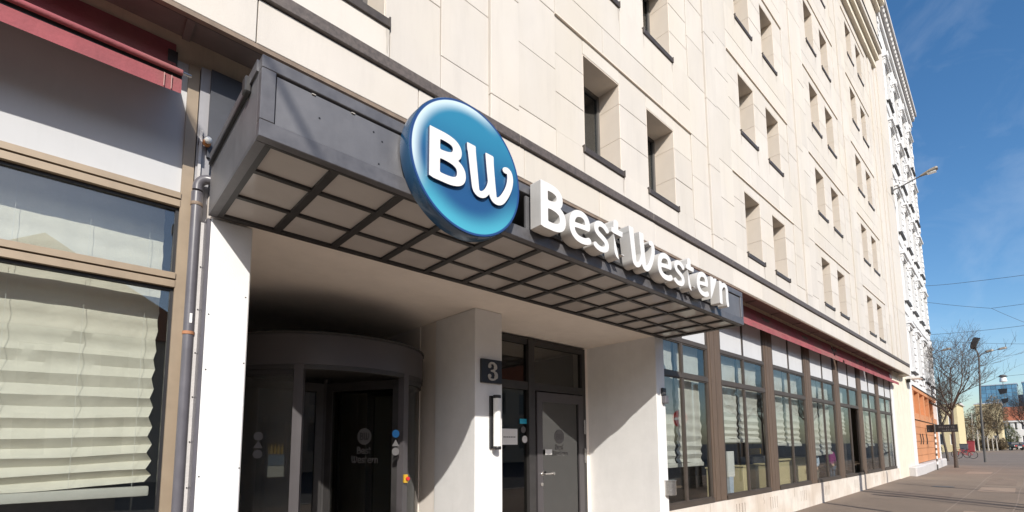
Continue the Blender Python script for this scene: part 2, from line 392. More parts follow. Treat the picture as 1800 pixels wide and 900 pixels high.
GL['B'] = ([(bez((.12, .915), (.30, .92), (.50, .93), (.50, .74), (.50, .56), (.30, .545), (.12, .54)), S_, S_*.95),
            (bez((.12, .53), (.36, .54), (.58, .53), (.58, .30), (.58, .05), (.30, .085), (.12, .085)), S_*.95, S_)],
           [[(.0, .0), (.185, .0), (.185, 1.0), (.0, 1.0)]], .67)
GL['e'] = ([(bez((.13, .36), (.28, .38), (.42, .395), (.56, .40)), .055, .06),
            (bez((.555, .43), (.56, .58), (.50, .665), (.37, .67), (.17, .67), (.09, .52), (.09, .34), (.09, .16), (.20, .07), (.38, .07), (.47, .07), (.53, .09), (.585, .125)), .075, .075)], [], .66)
GL['s'] = ([(bez((.44, .58), (.38, .645), (.31, .67), (.25, .67), (.14, .67), (.09, .60), (.09, .53), (.09, .44), (.17, .41), (.26, .37), (.36, .325), (.43, .29), (.43, .20), (.43, .11), (.34, .065), (.24, .065), (.17, .065), (.11, .085), (.06, .12)), .066, .066)], [], .50)
GL['t'] = ([(bez((.18, .88), (.18, .66), (.18, .45), (.18, .25), (.18, .12), (.22, .07), (.30, .07), (.34, .07), (.37, .08), (.41, .10)), .085, .065)],
           [[(.02, .60), (.40, .60), (.42, .735), (.02, .735)], [(.095, .70), (.265, .70), (.265, .95), (.095, .90)]], .46)
GL['r'] = ([(bez((.14, .45), (.18, .60), (.28, .675), (.40, .655)), .07, .085)], [[(.04, .0), (.21, .0), (.21, .74), (.04, .74)]], .44)
GL['n'] = ([(bez((.14, .46), (.20, .62), (.29, .67), (.37, .67), (.50, .67), (.515, .55), (.515, .45), (.515, .30), (.51, .18), (.54, .06)), .07, .075)], [[(.04, .0), (.21, .0), (.21, .74), (.04, .74)]], .65)
GL['W'] = ([(bez((.09, .86), (.12, .60), (.15, .34), (.17, .16), (.19, .055), (.28, .05), (.34, .10), (.42, .17), (.46, .28), (.48, .40)), .085, .05),
            (bez((.47, .86), (.49, .60), (.52, .34), (.54, .16), (.56, .055), (.66, .05), (.74, .15), (.84, .29), (.94, .50), (.935, .69), (.93, .82), (.88, .86), (.82, .81)), .085, .062)],
           [[(.0, .84), (.175, .80), (.17, 1.0), (-.01, 1.0)], [(.385, .84), (.56, .80), (.555, .98), (.375, .98)]], 1.02)
GL['3'] = ([(bez((.08, .78), (.10, .92), (.20, .96), (.29, .96), (.44, .96), (.49, .86), (.49, .76), (.49, .62), (.40, .54), (.24, .53)), .062, .052),
            (bez((.24, .53), (.44, .52), (.53, .42), (.53, .28), (.53, .10), (.42, .04), (.28, .04), (.15, .04), (.08, .10), (.06, .22)), .05, .055),
            ([np.array((.11, .77)), np.array((.115, .77))], .10, .10), ([np.array((.10, .24)), np.array((.105, .24))], .105, .105),
            (bez((.49, .70), (.51, .76), (.50, .82), (.46, .86)), .10, .085), (bez((.53, .20), (.56, .28), (.55, .34), (.51, .40)), .105, .09)], [], .62)
LOOPS = {}
for k, (st, bx_, wd) in GL.items():
    xs = np.arange(-.08, wd+.1, .012); ys = np.arange(-.06, 1.06, .012); X, Y = np.meshgrid(xs, ys)
    D = glyph_sdf(st, bx_, X, Y)
    lps = contours(D, xs, ys)
    out = []
    for lp in lps:                            # light smoothing and thinning
        a = np.array(lp); a = (np.roll(a, 1, 0)+2*a+np.roll(a, -1, 0))/4; out.append(a[::2])
    LOOPS[k] = out
def glyph_mesh(ch, sx, sz, y0, y1, x, z, mats_):
    """an upright letter: front face at y0 (material 0), returns back to y1 (material 1)"""
    cu = bpy.data.curves.new('g', 'CURVE'); cu.dimensions = '2D'; cu.fill_mode = 'BOTH'
    for lp in LOOPS[ch]:
        s = cu.splines.new('POLY'); s.points.add(len(lp)-1); s.use_cyclic_u = True
        for p_, q in zip(s.points, lp): p_.co = (q[0]*sx, q[1]*sz, 0, 1)
    o = bpy.data.objects.new('g', cu); COL.objects.link(o)
    me = bpy.data.meshes.new_from_object(o.evaluated_get(bpy.context.evaluated_depsgraph_get()))
    bpy.data.objects.remove(o); bpy.data.curves.remove(cu)
    bm = bmesh.new(); bm.from_mesh(me); bpy.data.meshes.remove(me)
    bmesh.ops.remove_doubles(bm, verts=bm.verts, dist=1e-5)
    flat = bm.faces[:]
    if y1 is not None:
        r = bmesh.ops.extrude_face_region(bm, geom=flat)
        vv = [e for e in r['geom'] if isinstance(e, bmesh.types.BMVert)]
        bmesh.ops.translate(bm, verts=vv, vec=(0, 0, -(y1-y0)))
        bmesh.ops.recalc_face_normals(bm, faces=bm.faces)
    for f in bm.faces: f.material_index = 0 if (abs(f.normal.z) > .9 and f.calc_center_median().z > -1e-4) else 1
    for v in bm.verts: v.co = Vector((x+v.co.x, y0-v.co.z, z+v.co.y))
    return bm

def nz3(x, y=0, z=0): return mnoise.noise(Vector((x, y, z)))

# ================================================================== THE SETTING
def gz(x): return min(-1.743 + .0085*x, -1.50)
def sheet(name, x0, x1, nx, y0, y1, dz, m, und=0.0):
    bm = bmesh.new(); ys = [y0 + (y1-y0)*k/8 for k in range(9)]; rows = []
    for i in range(nx+1):
        x = x0 + (x1-x0)*i/nx
        rows.append([bm.verts.new((x, y, gz(x)+dz+und*nz3(x*.5, y*.7))) for y in ys])
    for a, b in zip(rows, rows[1:]):
        for k in range(8): bm.faces.new((a[k], b[k], b[k+1], a[k+1]))
    return struct(obj(name, bm, m))
struct(obj('ground', B((-1500, 2500, -1500, 1500, -2.3, -2.0)), 'asphalt'))
pav = sheet('pavement', -60, 260, 320, -3.0, 60.0, 0, 'pavement')
sheet('road', -80, 300, 200, -70, -3.13, -.13, 'asphalt')
kerb = obj('kerb', B(), 'kerb') if False else None
for i in range(24):
    x0 = -16 + i*4.0
    bm = B((x0, x0+3.985, -3.13, -3.004, -.3, .01))
    bmesh.ops.translate(bm, verts=bm.verts, vec=(0, 0, gz(x0+2)))
    obj('kerb_stone', bm, 'kerb', pav)
# tarmac joints and a patched strip in the pavement
def strip(pts, wd, m='pave_seam', h=.004):
    bm = bmesh.new(); v = []
    for i, (x, y) in enumerate(pts):
        a = Vector(pts[max(i-1, 0)]); b = Vector(pts[min(i+1, len(pts)-1)]); d = (b-a).normalized(); n_ = Vector((-d.y, d.x))*wd/2
        v.append((bm.verts.new((x+n_.x, y+n_.y, gz(x)+h)), bm.verts.new((x-n_.x, y-n_.y, gz(x)+h))))
    for a, b in zip(v, v[1:]): bm.faces.new((a[0], a[1], b[1], b[0]))
    return obj('paving_joint', bm, m, pav)
strip([(12+ i*2, 1.62+.02*math.sin(i)) for i in range(20)], .035)
strip([(13+ i*1.5, .55+.015*math.sin(i*1.3)) for i in range(30)], .03)
for x in (17.2, 23.5, 30.2, 38.0): strip([(x+.02*math.sin(k), -2.9+k*.55) for k in range(13)], .03)

for k, (x0, x1, y0, y1, m_) in enumerate(((18.2, 20.4, 1.9, 3.3, 'pave_dark'), (24.5, 28.5, .7, 1.5, 'pave_dark'), (14.2, 15.6, .75, 1.35, 'pave_light'), (31.5, 34.0, 1.7, 2.6, 'pave_light'), (21.3, 23.2, .65, 1.5, 'pave_light'))):
    bm = bmesh.new(); bm.faces.new([bm.verts.new((x_, y_, gz(x_)+.0045)) for x_, y_ in ((x0, y0), (x1, y0+.03), (x1-.05, y1), (x0+.03, y1))]); obj('tarmac_patch', bm, m_, pav)
mh = lathe(bmesh.new(), [(.32, .002), (.32, .009)], (22.6, 2.45, gz(22.6)), 28); obj('manhole_cover', mh, 'pole_grey', pav)

for i in range(10):  # unseen pale slabs, added to brighten and warm the shaded recess
    for j in range(6):
        x0 = .98 + i*.567; y0 = 2.35 + j*.5
        bm = B((x0+.004, x0+.563, y0+.004, y0+.496, gz(x0)-.05, gz(2)+.075)); obj('bounce_slab', bm, 'bounce_stone', pav)

# ================================================================== THE HOTEL
S = 4.0415; XC0 = 6.334; PER = 5.572; FH = 2.831; ZB0 = 4.127
hotel = thing('hotel_building', 'long cream stone hotel with brown shopfront, paired windows and a grey entrance canopy', 'building', (13, 4.0, -1.6))
NB = range(-1, 4); NF = 5
WL = ((-1.264, -.382), (.381, 1.263))
wins = [(k, i, a, b) for k in NB for i in range(NF) for a, b in WL]
holes = [(XC0+k*PER+a, XC0+k*PER+b, ZB0+i*FH, ZB0+i*FH+1.446) for k, i, a, b in wins]
XL = XC0 - 1.5*PER; XR = 29.35; ZTOP = 17.55
obj('wall', wall_holes(bmesh.new(), XL, XR, 3.30, ZTOP, S+.032, S+.5, holes), 'joint', hotel)
obj('room_back', B((XL, XR, 5.6, 5.7, 3.3, ZTOP)), 'interior_dark', hotel)
# --- facing slabs
rects = []                                    # x0,x1,z0,z1,front
J = .0036
for k in NB:
    xc = XC0 + k*PER
    for i in range(-1, NF):
        zb = ZB0 + i*FH; zl = zb+1.683; zj = zb+2.14; zn = zb+FH
        if i >= 0:
            for a, b in ((-1.86, -1.264), (-.382, .381), (1.263, 1.9)):
                for z0, z1 in ((zb, zb+.56), (zb+.56, zb+1.12), (zb+1.12, zl)): rects.append((xc+a, xc+b, z0, z1, S))
            for a, b in WL: rects.append((xc+a, xc+b, zb+1.446, zl, S))
            for a, b in ((-1.86, -.8), (-.8, .9), (.9, 1.9)): rects.append((xc+a, xc+b, zl, zj, S-.014))
            for a, b in ((-2.561, -1.86), (1.9, 2.561)):
                for z0, z1 in ((zb, zb+.86), (zb+.86, zl), (zl, zn)): rects.append((xc+a, xc+b, z0, z1, S-.014))
            for z0, z1 in ((zb-.1, zb+1.33), (zb+1.33, zn-.1)): rects.append((xc+2.561, xc+3.011, z0, z1, S-.05))
            lo, hi = zj, zn
        else:
            lo, hi = 3.55, ZB0
            for a, b in ((-2.561, -1.86), (1.9, 2.561)): rects.append((xc+a, xc+b, lo, hi, S-.014))
            rects.append((xc+2.561, xc+3.011, lo, ZB0-.1, S-.05))
        for a, b in ((-1.86, -.33), (-.33, 1.31), (1.31, 1.9)): rects.append((xc+a, xc+b, lo, hi, S-.014))
# end pier with its shallow upright bands
for a, b, dy in ((25.86, 26.3, .05), (26.3, 26.68, .02), (26.68, 27.08, .06), (27.08, 27.46, .03), (27.46, 29.3, .07)):
    z = 3.25
    while z < 20:
        z1 = min(z+1.4155*2, 20.6); rects.append((a, b, z, z1, S-dy)); z = z1
# fascia over the shopfront
YF = 3.80; FB, FT = 3.029, 3.400            # face, bottom and top of the fascia band
x = .866 - 1.398*8; FX = 27.2
while x < FX-.1:
    rects.append((x, min(x+1.398, FX), FB, FT, YF)); x += 1.398
def pixel(x, y, z):
    d = Vector((x, y, z)); q = d.dot(fw)
    if q < .1: return None
    return PX+FPX*d.dot(r2)/q, PY-FPX*d.dot(u2)/q
def seen(r):
    q = [pixel(x_, r[4], z_) for x_ in r[:2] for z_ in r[2:4]]
    if any(p_ is None for p_ in q): return 0
    us = [min(max(p_[0], 0), 1800) for p_ in q]; vv = [min(max(p_[1], 0), 900) for p_ in q]
    return (max(us)-min(us))*(max(vv)-min(vv))
rects.sort(key=lambda r: -seen(r))
far = bmesh.new()
for n_, (x0, x1, z0, z1, y) in enumerate(rects):
    if n_ < 296:
        dy = random.uniform(-.0025, .0025)
        obj('stone_slab', bevel(B((x0+J, x1-J, y+dy, max(S, y)+.04 if y > 3.9 else y+.045, z0+J, z1-J)), .004), 'stone', hotel)
    else: box(far, x0+J, x1-J, y, S+.04 if y > 3.9 else y+.045, z0+J, z1-J)
o = obj('stone_facing', far, 'stone', hotel); o['kind'] = 'stuff'
# hairline ledge over every window pair, brown string course, drip and soffit
for k in NB:
    for i in range(NF):
        xc = XC0+k*PER; zl = ZB0+i*FH+1.683
        obj('ledge', B((xc-1.86, xc+1.9, S-.030, S+.02, zl-.010, zl+.006)), 'stone_reveal', hotel)
x = XL
while x < FX-.01:
    x1 = min(x+2.796, FX); obj('string_course', bevel(B((x+.003, x1-.003, YF-.035, S-.052, FT+.003, FT+.118)), .006), 'brown_band', hotel); x = x1
def arc(cx, cy, r, a0, a1, n=8): return [(cx+r*math.cos(R(a0+(a1-a0)*k/n)), cy+r*math.sin(R(a0+(a1-a0)*k/n))) for k in range(n+1)]
CE = arc(FX+.5, YF+.75, .75, -90, -8, 12)
obj('fascia_end', prism(bmesh.new(), [(FX+.002, YF)] + CE + [(FX+1.25, 4.6), (FX+.002, 4.6)], FB, FT, 'z'), 'stone', hotel, smooth='auto')
CE2 = arc(FX+.5, YF+.75, .785, -90, -8, 12)
obj('string_end', prism(bmesh.new(), [(FX+.002, YF-.035)] + CE2 + [(FX+1.29, 4.6), (FX+.002, 4.6)], FT+.003, FT+.118, 'z'), 'brown_band', hotel, smooth='auto')
obj('drip_edge', B((XL, FX+.4, YF+.002, YF+.046, FB-.034, FB-.001)), 'drip', hotel)
obj('drip_back', B((XL, FX+.3, YF+.048, YF+.085, FB-.01, 3.34)), 'frame_dark', hotel)
obj('soffit', B((XL, FX+.5, YF+.088, 4.30, 3.128, 3.18)), 'soffit', hotel)
for i in range(24):
    x = -4.0 + i*1.487
    if x > 28: break
    obj('soffit_rib', B((x, x+.05, YF+.09, 4.238, 3.108, 3.127)), 'soffit', hotel)
obj('lintel', B((XL, 6.9, 4.24, 4.6, 2.917, 3.127), (6.9, 29.2, 4.24, 4.6, 2.917, 3.127)), 'cream_paint', hotel)
obj('fascia_back', B((XL, FX+.2, YF+.088, S-.056, 3.181, FT-.002), (XL, 29.2, S+.06, 4.6, 3.181, 3.619)), 'joint', hotel)
# --- upper windows
wz = ZB0
frame_me = quick(B((0, .06, 0, .07, 0, 1.446), (.822, .882, 0, .07, 0, 1.446), (.06, .822, 0, .07, 0, .06), (.06, .822, 0, .07, 1.386, 1.446), (.405, .477, -.012, .06, .06, 1.386)), 'window_frame')
pane_me = quick(B((.06, .41, .03, .036, .06, 1.386)), 'win_glass'); 
sill_me = quick(bevel(B((-.05, .915, -.36, .02, -.035, .0), (-.05, .915, -.42, -.3605, -.075, .012), (-.053, -.038, -.43, -.32, -.08, .03), (.905, .92, -.43, -.32, -.08, .03)), .003), 'sill_brown')
cur_me = bmesh.new()
for k in range(24):
    a = cur_me.verts.new((.06+.3*k/23, .14+.02*math.sin(k*1.9), .05)); b = cur_me.verts.new((.06+.3*k/23, .14+.02*math.sin(k*1.9), 1.4))
cur_me.verts.ensure_lookup_table()
for k in range(23): cur_me.faces.new((cur_me.verts[2*k], cur_me.verts[2*k+2], cur_me.verts[2*k+3], cur_me.verts[2*k+1]))
cur_me = quick(cur_me, 'curtain', True)
def reveal():
    bm = bmesh.new()
    for z0, z1 in ((0, .56), (.56, 1.12), (1.12, 1.446)):
        box(bm, -.001, .012, .004, .40, z0+.003, z1-.003); box(bm, .87, .883, .004, .40, z0+.003, z1-.003)
    box(bm, -.001, .883, .004, .40, 1.434, 1.447); box(bm, .012, .87, .06, .40, -.06, -.036)
    return quick(bm, 'stone_reveal')
rev_me = reveal()
for k, i, a, b in wins:
    loc = (XC0+k*PER+a, S, ZB0+i*FH)
    q = pixel(loc[0]+.4, S, loc[2]+.7)
    o = place('window', frame_me, (loc[0], S+.38, loc[2]), hotel)
    for nm, me_, d in (('pane', pane_me, 0), ('pane', pane_me, .412), ('sill', sill_me, 0)):
        c = place(nm, me_, (loc[0]+d, S+.38, loc[2]), o)
    c = place('reveal', rev_me, loc, o)
    if random.random() < .7: place('curtain', cur_me, (loc[0]+random.choice((0, .45)), S+.38, loc[2]), o)
for k, i, a, b in wins:
    x0 = XC0+k*PER+a; z0 = ZB0+i*FH
    for xx in (x0-.03, x0+.90):
        L_ = random.uniform(.15, .38); wd = random.uniform(.012, .03)
        if i == 0: L_ = min(L_, .3)
        bm = bmesh.new(); n_ = 5; v_ = []
        for q in range(n_+1):
            t = q/n_; hw = wd*(1-.75*t); cx = xx+.006*nz3(q*1.3, x0)
            v_.append((bm.verts.new((cx-hw, S-.0195, z0-.09-L_*t)), bm.verts.new((cx+hw, S-.0195, z0-.09-L_*t))))
        for p_, q_ in zip(v_, v_[1:]): bm.faces.new((p_[0], p_[1], q_[1], q_[0]))
        obj('rain_mark', bm, 'rain_mark', hotel)
for x, z in ((.945, -.15), (.94, .62), (.70, .95), (.702, .55), (.70, -.2), (.93, 1.12)):
    obj('fixing', lathe(bmesh.new(), [(.005, -.002), (.005, .0)], (x, 3.9995, z), 8, 'y'), 'black_plastic', hotel)
# --- cornices and the attic storey
for z0, z1, d in ((17.55, 17.85, .16), (17.85, 18.1, .30), (18.1, 18.34, .42)):
    obj('cornice', B((XL, 26.75, S-d, S+.5, z0, z1-.003)), 'cream_wall' if d < .4 else 'stone', hotel)
obj('cornice_flashing', B((XL, 26.78, S-.45, S+.5, 18.341, 18.375)), 'frame_dark', hotel)
att = []
for k in NB:
    for a in (-1.9, .25): att.append((XC0+k*PER+a, XC0+k*PER+a+1.6, 18.9, 21.4))
obj('attic_wall', wall_holes(bmesh.new(), XL, 26.7, 18.376, 22.2, S+.45, S+.9, att), 'stone', hotel)
for h in att:
    o = obj('attic_window', B((h[0], h[0]+.08, S+.7, S+.76, h[2], h[3]), (h[1]-.08, h[1], S+.7, S+.76, h[2], h[3]), (h[0]+.08, h[1]-.08, S+.7, S+.76, h[2], h[2]+.08), (h[0]+.08, h[1]-.08, S+.7, S+.76, h[3]-.08, h[3])), 'frame_dark', hotel)
    obj('pane', B((h[0]+.08, h[1]-.08, S+.72, S+.73, h[2]+.08, h[3]-.08)), 'win_glass', o)
obj('tower_wall', B((26.70, 29.28, S+.03, S+3, 17.551, 22.4)), 'stone', hotel)
for z0, z1, d in ((22.2, 22.5, .15), (22.5, 22.9, .34), (22.9, 23.2, .5)):
    obj('top_cornice', B((XL, 29.35+d*.4, S-d, S+3, z0, z1-.003)), 'cream_wall' if d < .5 else 'stone', hotel)
obj('top_flashing', B((XL, 29.62, S-.54, S+3, 23.201, 23.3)), 'frame_dark', hotel)
obj('end_wall', B((XR-.3, XR, S+.51, 16, gz(29), ZTOP)), 'stone', hotel)
# rain pipe bracket stubs on the pilasters are too small to show

# --- right shopfront
YS = 4.20; ZS = -1.07; Z1, Z2, Z3 = 1.20, 1.83, 2.916
colx = [9.105 + 2.787*j for j in range(6)]
for cx in colx:
    bm = B((cx-.262, cx+.262, YS-.004, YS+.10, ZS+.002, Z3))
    for d in (-.092, .092): box(bm, cx+d-.086, cx+d+.086, YS-.012, YS-.0045, ZS+.02, Z3)
    obj('shopfront_column', bm, 'wood_brown', hotel)
bays = []
edges = [6.908] + [c for cx in colx for c in (cx-.275, cx+.275)] + [25.60]
for b_, (x0, x1) in enumerate(zip(edges[::2], edges[1::2])):
    xm = (x0+x1)/2
    bm = bmesh.new()
    f0, f1 = YS+.004, YS+.044
    box(bm, x0+.002, x1-.002, f0-.025, f1, ZS+.0, ZS+.085)                       # bottom rail
    for za in (Z1, Z2): box(bm, x0+.002, x1-.002, f0-.008, f1, za-.038, za+.038)
    box(bm, x0+.002, x1-.002, f0, f1, Z3-.06, Z3)
    for xa, xb in ((x0+.002, x0+.035), (xm-.03, xm+.03), (x1-.035, x1-.002)):
        for za, zb in ((ZS+.085, Z1-.038), (Z1+.038, Z2-.038), (Z2+.038, Z3-.06)): box(bm, xa, xb, f0, f1, za, zb)
    win = obj('shopfront_window', bm, 'frame_brown', hotel)
    for h_, (xa, xb) in enumerate(((x0+.035, xm-.03), (xm+.03, x1-.035))):
        # casement beads in a paler bronze
        for za, zb in ((ZS+.085, Z1-.038), (Z1+.038, Z2-.038)):
            if b_ == 4 and h_ == 1 and za < 0: continue
            obj('casement', B((xa, xa+.02, f0+.006, f1-.004, za, zb), (xb-.02, xb, f0+.006, f1-.004, za, zb), (xa+.02, xb-.02, f0+.006, f1-.004, zb-.022, zb), (xa+.02, xb-.02, f0+.006, f1-.004, za, za+.022)), 'frame_brown', win)
            obj('pane', B((xa+.02, xb-.02, f0+.026, f0+.032, za+.022, zb-.022)), 'shop_glass', win)
        obj('upper_panel', B((xa, xb, f0+.02, f0+.038, Z2+.038, Z3-.06)), 'panel_white', win)
    bays.append((x0, x1, xm))
# one casement stands open in the fifth bay
x0, x1, xm = bays[4]; xa, xb = xm+.03, x1-.035
def turned(bm, px_, py_, ang):
    bmesh.ops.rotate(bm, verts=bm.verts, cent=(px_, py_, 0), matrix=Matrix.Rotation(R(ang), 3, 'Z')); return bm
oc = obj('open_casement', turned(B((xa, xa+.06, 4.2, 4.26, ZS+.09, Z1-.05), (xb-.06, xb, 4.2, 4.26, ZS+.09, Z1-.05), (xa+.06, xb-.06, 4.2, 4.26, ZS+.09, ZS+.15), (xa+.06, xb-.06, 4.2, 4.26, Z1-.11, Z1-.05)), xa, 4.26, 24), 'frame_brown', hotel)
obj('pane', turned(B((xa+.06, xb-.06, 4.225, 4.232, ZS+.15, Z1-.11)), xa, 4.26, 24), 'shop_glass', oc)
obj('end_jamb', B((25.60, 25.93, YS-.03, 4.6, ZS, Z3)), 'white_plaster', hotel)
# plinth with ventilation slots
slots = []
for vx in (11.45, 13.45, 15.45, 18.6, 21.4, 9.7):
    for q in range(4): slots.append((vx+q*.13, vx+q*.13+.04, -1.44, -1.18))
bm = wall_holes(bmesh.new(), 6.91, 25.95, -1.9, ZS-.004, YS-.03, YS+.05, slots); obj('plinth', bm, 'plinth', hotel)
obj('slot_shade_back', B((6.92, 25.94, YS+.051, YS+.3, -1.9, ZS-.006)), 'interior_dark', hotel)  # dark colour stands in for the shade inside the vent slots
for x in (8.6, 11.1, 13.0, 15.8, 19.5, 22.8):
    pts = [(x+.05*nz3(x, q*.9), YS-.0305, -1.085-q*.05) for q in range(5)]
    obj('crack', tube(bmesh.new(), pts, .004, 4), 'joint', hotel)
# cream end wall under the stone
obj('end_pier', bevel(B((25.95, 30.4, 4.14, 5.2, -1.7, 3.125)), .03), 'cream_wall', hotel)
for x in (26.75, 27.5): obj('pier_groove', B((x, x+.03, 4.128, 4.139, 1.2+.4*(x > 27), 3.12)), 'stone_reveal', hotel)
obj('pier_foot', bevel(B((27.9, 30.55, 3.86, 4.5, -1.7, -1.08)), .05), 'stucco_grey', hotel)

# --- left shopfront
LX = .59
bm = bmesh.new()
for x0 in (-2.22, -.84): box(bm, x0-.04, x0+.04, YS, YS+.09, -1.07, Z3)
box(bm, LX-.075, LX-.004, YS, YS+.09, -1.07, Z3)
for a, b in ((-2.18, -.88), (-.80, LX-.075)):
    for zc in (1.822, 1.212):
        box(bm, a, b, YS-.012, YS+.09, zc+.006, zc+.05); box(bm, a, b, YS-.006, YS+.09, zc-.055, zc-.006)
        box(bm, a, b, YS+.03, YS+.07, zc-.006, zc+.006)
    box(bm, a, b, YS-.03, YS+.09, -1.07, -.98)
lw = obj('shopfront_window', bm, 'bronze', hotel)
for a, b in ((-2.18, -.88), (-.80, LX-.075)):
    obj('upper_panel', B((a, b, YS+.03, YS+.05, 1.872, Z3)), 'panel_white', lw)
    for za, zb in ((1.262, 1.767), (-.98, 1.157)):
        obj('gasket', B((a, b, YS+.03, YS+.075, zb-.022, zb), (a, a+.02, YS+.03, YS+.075, za, zb-.022), (b-.02, b, YS+.03, YS+.075, za, zb-.022)), 'black_plastic', lw)
        obj('pane', B((a+.02, b-.02, YS+.05, YS+.057, za, zb-.022)), 'shop_glass', lw)
obj('plinth', B((-6, .62, YS-.03, YS+.3, -1.95, -1.074)), 'plinth', hotel)
# side panel between left window and pier, with covers
obj('side_panel', B((.592, .68, 4.185, 4.24, -1.8, 2.916)), 'panel_grey', hotel)
obj('side_panel_dark', B((.655, .975, 4.16, 4.23, 2.2, 2.916)), 'panel_dark', hotel)
obj('cover_strip', B((.603, .622, 4.165, 4.184, 1.75, 2.40), (.640, .66, 4.12, 4.18, -1.8, 1.66)), 'stucco_grey', hotel)
obj('cover_strip', B((.6605, .682, 4.01, 4.16, -1.8, 1.66)), 'pipe_grey', hotel)

# --- entrance recess
CZ = 1.685
obj('pier', bevel(B((.684, .957, 4.0, 5.9, -1.9, 1.668)), .008), 'white_plaster', hotel)
obj('pier', bevel(B((6.655, 6.905, 4.0, 5.6, -1.9, 1.70)), .008), 'white_plaster', hotel)
obj('pier', bevel(B((3.585, 4.018, 4.61, 5.48, -1.9, CZ)), .008), 'white_plaster', hotel)
obj('recess_ceiling', B((.684, 6.905, 4.004, 5.42, CZ+.002, CZ+.2), (.96, 6.9, 5.421, 9.2, CZ+.003, CZ+.2)), 'taupe_plaster', hotel)
obj('fascia_over_entrance', B((.60, 7.2, 4.25, 4.6, CZ+.21, 2.916)), 'panel_grey', hotel)
obj('recess_return', B((3.612, 4.0, 5.481, 5.90, -1.9, CZ)), 'taupe_plaster', hotel)
obj('recess_side', B((3.60, 3.70, 5.901, 8.6, -1.9, CZ)), 'taupe_plaster', hotel)
obj('lobby_back', B((-6, 30, 9.2, 9.3, -2.0, 3.2)), 'interior_wall', hotel)
obj('lobby_ceiling', B((-6, .6, 4.6, 9.2, 2.9, 3.0), (6.92, 29, 4.6, 9.2, 2.9, 3.0)), 'interior_wall', hotel)
obj('restaurant_floor', B((6.92, 29, 4.52, 9.2, -1.8, -1.56)), 'interior_floor', hotel)
obj('restaurant_floor', B((-6, .6, 4.5, 9.2, -1.5, -1.12)), 'interior_floor', hotel)
obj('partition', B((.60, .68, 4.25, 9.2, -1.8, 3)), 'interior_dark', hotel)
obj('partition', B((6.906, 6.98, 4.62, 9.2, -1.8, 3)), 'interior_dark', hotel)
for x in (16.2, 27.5): obj('partition', B((x, x+.1, 6.6, 9.2, -1.12, 2.9)), 'interior_wall', hotel)
# glazed side entrance
YD = 5.33
bm = B((4.019, 4.10, YD, YD+.09, -1.75, 1.655), (5.17, 5.30, YD-.02, YD+.09, -1.75, 1.655), (6.47, 6.56, YD, YD+.09, -1.75, 1.655))
for a, b in ((4.10, 5.17), (5.30, 6.47)):
    box(bm, a, b, YD, YD+.09, 1.565, 1.655); box(bm, a, b, YD-.01, YD+.09, .85, .97)
entry = obj('entrance_frame', bm, 'frame_dark', hotel)
bm = bmesh.new()
obj('return_wall', B((6.561, 6.654, YD+.02, 5.6, -1.8, CZ)), 'taupe_plaster', hotel)
for a, b, c, d in ((4.10, 5.17, .97, 1.565), (4.10, 5.17, -1.75, .85), (5.30, 6.47, .97, 1.565)):
    obj('pane', B((a, b, YD+.04, YD+.047, c, d)), 'door_glass', entry)
dl = 5.335
door = obj('entrance_door', B((dl, dl+.12, YD-.03, YD+.05, -1.72, .83), (6.33, 6.45, YD-.03, YD+.05, -1.72, .83), (dl+.12, 6.33, YD-.03, YD+.05, .68, .83), (dl+.12, 6.33, YD-.03, YD+.05, -1.72, -1.55)), 'door_grey', hotel)
obj('door_panel', B((dl+.12, 6.33, YD+.012, YD+.03, -1.55, .68)), 'frame_dark', door)
obj('pane', B((dl+.12, 6.33, YD-.004, YD+.0, -1.55, .68)), 'leaf_glass', door)
for q in (.18, -.30): obj('hinge', tube(bmesh.new(), [(6.462, YD-.045, q), (6.462, YD-.045, q+.24)], .016), 'steel', door)
hb = tube(bmesh.new(), [(dl+.09, YD-.03, -.44), (dl+.09, YD-.10, -.44), (dl+.27, YD-.10, -.44)], .015)
lathe(hb, [(.03, -.045), (.035, -.03)], (dl+.09, YD, -.44), 14, 'y'); lathe(hb, [(.028, -.045), (.03, -.03)], (dl+.08, YD, -.60), 14, 'y')
lathe(hb, [(.001, 0), (.03, .01), (.03, .03), (.001, .04)], (dl+.255, YD-.10, -.44), 12, 'x')
obj('handle', hb, 'steel', door)
def flat(name, bm, m, par): return obj(name, bm, m, par)
obj('notice_plate', B((dl+.17, dl+.32, YD-.036, YD-.0305, -.15, -.07)), 'paper', door)
# printed emblem and name on the door
def printed(word, x, y, z, h, m, par, sx=1.0, gap=.10):
    for ch in word:
        bm = glyph_mesh(ch, h*sx, h, y, y+.001, x, z, None); obj('print_letter', bm, m, par, mats=[m, m]); x += (GL[ch][2]+gap-.08)*h*sx
    return x
obj('printed_emblem', lathe(bmesh.new(), [(.115, 0), (.115, .002)], (5.865, YD-.009, .135), 32, 'y'), 'etched', door)
printed('BW', 5.79, YD-.0115, .085, .095, 'door_grey', door)
printed('Best', 5.77, YD-.0075, -.075, .085, 'etched', door)
printed('Western', 5.69, YD-.0075, -.175, .085, 'etched', door)
obj('notice_sheet', B((4.66, 4.97, YD+.028, YD+.03, .01, .245)), 'paper', entry)
for q in range(7): obj('print_line', B((4.69+q*.035, 4.69+q*.035+.024, YD+.0255, YD+.0275, .115, .13)), 'black_plastic', entry)
obj('sticker', B((5.02, 5.165, YD+.028, YD+.03, .325, .40)), 'sticker_cyan', entry)
obj('sticker', lathe(bmesh.new(), [(.05, .025), (.05, .03)], (5.09, YD, .235), 20, 'y'), 'etched', entry)
obj('sticker', lathe(bmesh.new(), [(.055, .025), (.055, .03)], (5.12, YD, .09), 20, 'y'), 'paper', entry)
obj('lobby_floor', B((.96, 6.65, 5.5, 9.2, -1.9, -1.66)), 'interior_floor', hotel)

